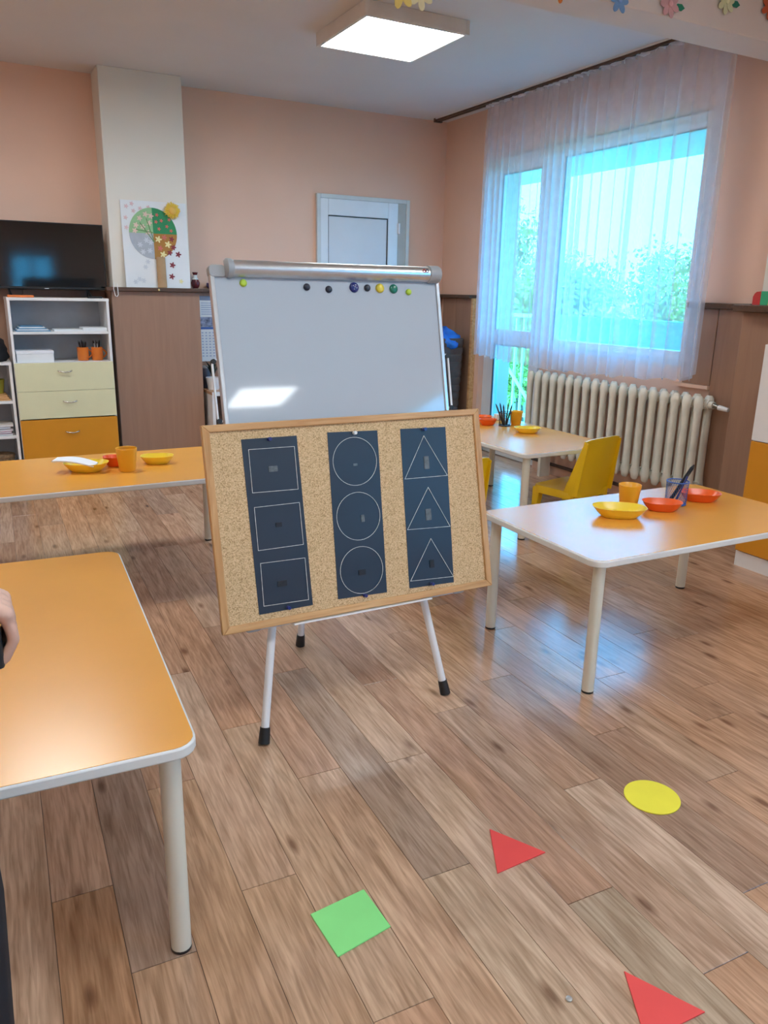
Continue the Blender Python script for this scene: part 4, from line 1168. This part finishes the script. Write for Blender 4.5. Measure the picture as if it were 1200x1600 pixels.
# ------------------------------------------------------------------ paper flowers on the beam
def flower(label, x, z, c, leaf=None, r=.05, rot=0, n=6, center=None):
    t = thing('paper_flower', label, 'paper flower', (x, 2.915, z), group='paper flowers strung along the beam')
    m_ = colour('petal_paper', c, .8)
    for k in range(n):
        A = R(rot)+2*math.pi*k/n
        pts = [(r*.55+r*.45*math.cos(b)*1.0, r*.26*math.sin(b)) for b in [2*math.pi*i/12 for i in range(12)]]
        q = MB().prism(pts, 0, .002)
        q.v = [(p[0]*math.cos(A)-p[1]*math.sin(A), -p[2]-.001-.001*k, p[0]*math.sin(A)+p[1]*math.cos(A)) for p in q.v]
        q.build('petal', m_, t)
    q = MB().lathe([(r*.24, 0), (r*.2, .006), (r*.02, .008)], 14); q.v = [(a, -c_-.007, b) for a, b, c_ in q.v]
    q.build('flower_centre', colour('centre_paper', center or tuple(min(1, v*1.15) for v in c), .8), t)
    if leaf:
        pts = [(0, 0), (.018, .014), (.045, .016), (.065, .002), (.045, -.012), (.018, -.010)]
        q = MB().prism(pts, 0, .002); q.v = [(a+r*.55, -c_-.0005, b-.004) for a, b, c_ in q.v]
        q.build('leaf', colour('leaf_paper', leaf, .8), t)
flower('pink paper flower with dark green leaf on the beam', 2.957, 2.678, (.68, .42, .46), (.02, .26, .17), .058, 30, 7)
flower('pale green paper flower with dark leaf on the beam', 3.312, 2.748, (.66, .74, .50), (.02, .22, .15), .058, 10, 7)
flower('blue paper flower hanging at the beam edge', 2.660, 2.645, (.18, .36, .66), None, .055, 0, 6)
flower('orange paper flower tip at the top frame edge', 2.338, 2.628, (.72, .22, .04), None, .050, 30, 6)
flower('red paper flower cut by the right frame edge', 3.612, 2.772, (.55, .12, .05), None, .058, 30, 6)
flower('yellow and white paper flower hanging in front of the ceiling light', 1.588, 2.497, (.80, .62, .18), None, .062, 15, 6, (.85, .85, .8))
flower('cream paper flower hanging beside the yellow one below the top edge', 1.672, 2.500, (.78, .72, .45), None, .055, 40, 6, (.8, .62, .2))
for x, z in ((1.588, 2.497), (1.672, 2.500), (2.338, 2.628)):
    tag(MB().tube([(x, 2.917, z), (x, 2.917, 2.75)], .0012, 5).build('thread', MT['white']), 'thin white thread holding the '+('yellow' if x < 1.6 else 'cream' if x < 2 else 'orange')+' paper flower', 'thread')

# ------------------------------------------------------------------ outside: balcony, trees, houses
struct(MB().box(4.51, 2.0, -.2, 5.75, 9.5, -.03).build('balcony_floor', MT['slab']), 'pale balcony floor outside the window', 'balcony')
struct(MB().box(4.51, 2.0, 2.575, 5.65, 9.5, 2.75).build('balcony_slab', MT['slab']), 'pale underside of the balcony above the window', 'balcony')
bp_ = thing('balcony_parapet', 'teal balcony panel seen through the window', 'parapet', (5.6, 5.0, 0))
for k in range(6):
    MB().box(0, -2.6+.70*k, .02, .03, -2.6+.70*k+.695, 1.17).build('panel', MT['teal'], bp_)
MB().box(-.02, -2.6, 1.171, .05, 1.6, 1.21).build('hand_rail', MT['teal'], bp_, bevel=.004)
br = thing('balcony_railing', 'pale green balcony railing bars seen through the door pane', 'railing', (5.6, 7.9, 0))
MB().box(-.02, -1.29, 1.17, .04, 1.5, 1.21).build('hand_rail', MT['rail'], br)
MB().box(-.01, -1.29, .06, .03, 1.5, .10).build('bottom_rail', MT['rail'], br)
for k in range(20):
    MB().box(0, -1.27+.14*k, .101, .02, -1.245+.14*k, 1.169).build('bar', MT['rail'], br)
MB().tube([(-.03, -1.1, .1), (-.03, .2, 1.15)], .018, 8).build('brace', MT['rail'], br)
MB().box(-.012, -1.29, .02, .045, -.98, 1.169).build('end_panel', MT['rail'], br)
struct(MB().box(5.8, -60, -6.2, 160, 160, -6.0).build('garden_ground', MT['lawn']), 'green garden ground outside', 'ground')
def tree(label, x, y, zc, rx, ry, rz, n, seed):
    t = thing('garden_tree', label, 'tree', (x, y, -6), group='garden trees beyond the balcony')
    g = random.Random(seed)
    tp = MB().tube([(0, 0, 0), (.1, .05, 3), (-.05, .1, zc+6)], [.22, .16, .07], 8)
    tp.build('trunk', MT['bark'], t, smooth=60)
    lv = MB(); vs = []; fs = []
    cl_ = []
    for k in range(34):
        a = g.uniform(0, 6.28); b_ = math.acos(g.uniform(-1, 1)); rr = g.uniform(.55, 1.0)
        cl_.append((rx*rr*math.sin(b_)*math.cos(a), ry*rr*math.sin(b_)*math.sin(a), zc+6+rz*rr*math.cos(b_)))
    for k in range(n):
        c0 = g.choice(cl_); q = min(rx, rz)*.34
        p = Vector((c0[0]+g.gauss(0, q*.55), c0[1]+g.gauss(0, q*.55), c0[2]+g.gauss(0, q*.5)))
        u = Vector((g.uniform(-1, 1), g.uniform(-1, 1), g.uniform(-1, 1))).normalized()*g.uniform(.06, .11)
        w_ = u.cross(Vector((g.uniform(-1, 1), g.uniform(-1, 1), g.uniform(-1, 1)))).normalized()*g.uniform(.03, .055)
        o_ = len(vs); vs += [tuple(p-u), tuple(p+w_), tuple(p+u), tuple(p-w_)]; fs.append((o_, o_+1, o_+2, o_+3))
    me = bpy.data.meshes.new('foliage'); me.from_pydata(vs, [], fs); me.materials.append(MT['leaf'])
    o = link('foliage', me, t); o['kind'] = 'stuff'
    for k in range(5):
        c0 = g.choice(cl_)
        MB().tube([(0, .05, zc+6-rz*1.1), (c0[0]*.5, c0[1]*.5, (c0[2]+zc+6-rz)/2), c0], [.08, .05, .02], 6).build('branch', MT['bark'], t)
    return t
tree('broad green tree in the middle of the window view', 13.0, 15.5, .75, 1.5, 1.5, 1.5, 6000, 3)
tree('lighter green tree right of the middle in the window view', 19.0, 17.3, .9, 1.9, 1.5, 1.8, 7500, 4)
tree('tall green tree seen through the balcony door pane', 13.5, 20.2, 1.6, 2.2, 1.8, 3.0, 11000, 5)
tree('low green tree between the window and the door view', 17.5, 22.5, -.3, 1.8, 1.8, 1.8, 6500, 6)
def house(label, x, y, z, w_, d_, h_, m, rows):
    t = thing('house', label, 'house', (x, y, z))
    MB().box(-w_/2, -d_/2, 0, w_/2, d_/2, h_).build('house_wall', m, t)
    rf = MB().add([(-w_/2-.4, -d_/2-.4, h_), (w_/2+.4, -d_/2-.4, h_), (w_/2+.4, d_/2+.4, h_), (-w_/2-.4, d_/2+.4, h_), (0, -d_/2-.4, h_+1.6), (0, d_/2+.4, h_+1.6)], [(0,3,2,1),(0,4,5,3),(1,2,5,4),(0,1,4),(3,5,2)])
    rf.build('roof', MT['roof'], t)
    for r_ in range(rows):
        for k in range(4):
            MB().box(-w_/2-.05, -d_/2+.8+k*(d_-1.6)/4, .9+2.6*r_, -w_/2-.001, -d_/2+1.8+k*(d_-1.6)/4, 2.2+2.6*r_).build('house_window', MT['pane'], t)
    return t
house('pale house with red tiled roof beyond the garden trees', 44, 38, -6, 9, 12, 5.6, MT['house'], 2)
house('low white house with red roof at the right of the window view', 36, 25.5, -6, 8, 9, 5.0, MT['house'], 1)
house('pale tall apartment block at the right of the window view', 60, 33.5, -6, 9, 7.0, 11.5, MT['house'], 3)
house('pale house half hidden by the trees beyond the balcony door', 46, 56, -6, 9, 10, 7.2, MT['house'], 2)

# ------------------------------------------------------------------ person at the left frame edge
pe = thing('person', 'person in black trousers standing at the left frame edge, hand lowered', 'person', (-.212, 1.16, 0))
def remeshed(chains, balls, voxel, name, smooth_it=3):
    m = MB()
    for pts, rs in chains:
        m.tube(pts, rs, 14)
        for p_, r_ in zip(pts, rs): m.ball(p_, r_, 14, 8)
    for c_, r_ in balls: m.ball(c_, r_, 18, 12)
    me = m.mesh('raw', MT['skin'])
    o = bpy.data.objects.new('raw', me); col.objects.link(o)
    a = o.modifiers.new('r', 'REMESH'); a.mode = 'VOXEL'; a.voxel_size = voxel
    b_ = o.modifiers.new('s', 'SMOOTH'); b_.iterations = smooth_it; b_.factor = .5
    dg = bpy.context.evaluated_depsgraph_get()
    nm = bpy.data.meshes.new_from_object(o.evaluated_get(dg))
    bpy.data.objects.remove(o); nm.name = name
    nm.shade_smooth()
    return nm
# local coordinates, person faces +y, right hand (+x side) comes into the frame
hx, hy, hz = .275, .0, .955        # hand centre
ch = [
    ([(.078, 0, .90), (.112, .01, .50), (.104, -.01, .10)], [.080, .062, .052]),
    ([(-.078, 0, .90), (-.098, .01, .50), (-.100, -.01, .10)], [.080, .062, .052]),
    ([(.100, -.02, .05), (.105, .07, .035), (.110, .15, .03)], [.042, .038, .028]),
    ([(-.095, -.02, .05), (-.10, .07, .035), (-.105, .15, .03)], [.042, .038, .028]),
    ([(-.14, 0, 1.34), (.14, 0, 1.34)], [.065, .065]),
    ([(0, 0, 1.36), (0, .01, 1.47)], [.055, .05]),
    ([(-.165, 0, 1.33), (-.205, -.02, 1.06), (-.20, .04, .83)], [.052, .042, .030]),
    ([(.150, 0, 1.33), (.150, -.06, 1.13), (.160, -.02, 1.040)], [.050, .040, .030]),
    ([(.160, -.02, 1.040), (.184, .0, .998)], [.026, .023]),
    ([(-.20, .04, .83), (-.20, .05, .76)], [.03, .026]),
]
# right hand: palm slab, four curled fingers, thumb from the side of the palm
for i, (dy, ln) in enumerate(((-.034, .90), (-.012, 1.0), (.011, .96), (.033, .80))):
    k = (.222, dy, .978)
    ch.append(([(.188, dy*.75, 1.000), k], [.015, .0125]))
    ch.append(([k, (.229, dy*1.02, .978-.042*ln), (.216, dy*1.02, .978-.070*ln), (.196, dy, .978-.088*ln), (.182, dy, .978-.090*ln)], [.0098, .0090, .0086, .0082, .0075]))
ch.append(([(.182, -.030, .990), (.178, -.054, .965), (.180, -.060, .938), (.186, -.054, .915)], [.014, .0125, .0105, .0088]))
# left hand, relaxed
for i, (dx, ln) in enumerate(((-.03, .85), (-.010, 1.0), (.010, .95), (.03, .78))):
    ch.append(([(-.20, .05+dx*.8, .765), (-.203, .053+dx, .715), (-.198, .058+dx, .715-.045*ln), (-.188, .06+dx, .715-.08*ln)], [.014, .0105, .0095, .008]))
ch.append(([(-.19, .075, .76), (-.178, .10, .725), (-.172, .105, .69)], [.014, .011, .009]))
bl_ = [((0, 0, .98), (.145, .11, .13)), ((0, 0, 1.15), (.128, .105, .17)), ((0, .005, 1.28), (.15, .105, .12)), ((0, .03, 1.585), (.078, .098, .118)), ((0, .128, 1.575), (.013, .018, .018)), ((.078, .025, 1.575), (.012, .022, .03)), ((-.078, .025, 1.575), (.012, .022, .03))]
pm = remeshed(ch, bl_, .0045, 'body')
pm.materials.clear()
for m_ in (MT['skin'], MT['dark'], mat('black_shoe', (.02, .02, .022), .4)): pm.materials.append(m_)
for f_ in pm.polygons:
    c_ = f_.center
    if c_.z < .075: f_.material_index = 2
    elif c_.z < .86 and c_.x > -.172: f_.material_index = 1
    elif c_.z < 1.01 and abs(c_.x) < .150: f_.material_index = 1
    elif c_.z < 1.42 and (abs(c_.x) < .128 or c_.z > 1.10): f_.material_index = 1
link('body', pm, pe)
hr = MB(); rings = []
for k in range(9):
    a_ = R(-25+115*k/8)
    rings.append([(.088*max(math.cos(a_), .02)*math.cos(b_), .012+.108*max(math.cos(a_), .02)*math.sin(b_)*(1 if math.sin(b_) < 0 else .82), 1.60+.115*math.sin(a_)) for b_ in [2*math.pi*i/24 for i in range(24)]])
hr.ring_loft(rings).build('hair', MT['hair'], pe, smooth=80)
for x in (-.03, .03):
    MB().ball((x, .118, 1.595), (.012, .008, .008)).build('eye', MT['white'], pe, smooth=80)
MB().ball((0, .122, 1.53), (.024, .008, .006)).build('mouth', colour('lip', (.45, .16, .14)), pe, smooth=80)
ph = MB().prism(rrect(-.014, -.046, .014, .046, .008), -.036, .036)
ph.xf(Matrix.Translation((.200-.212, 1.16, .938)))
tag(ph.build('hand_held_device', MT['black'], bevel=.003), 'small black object held in the hand at the left frame edge', 'device')
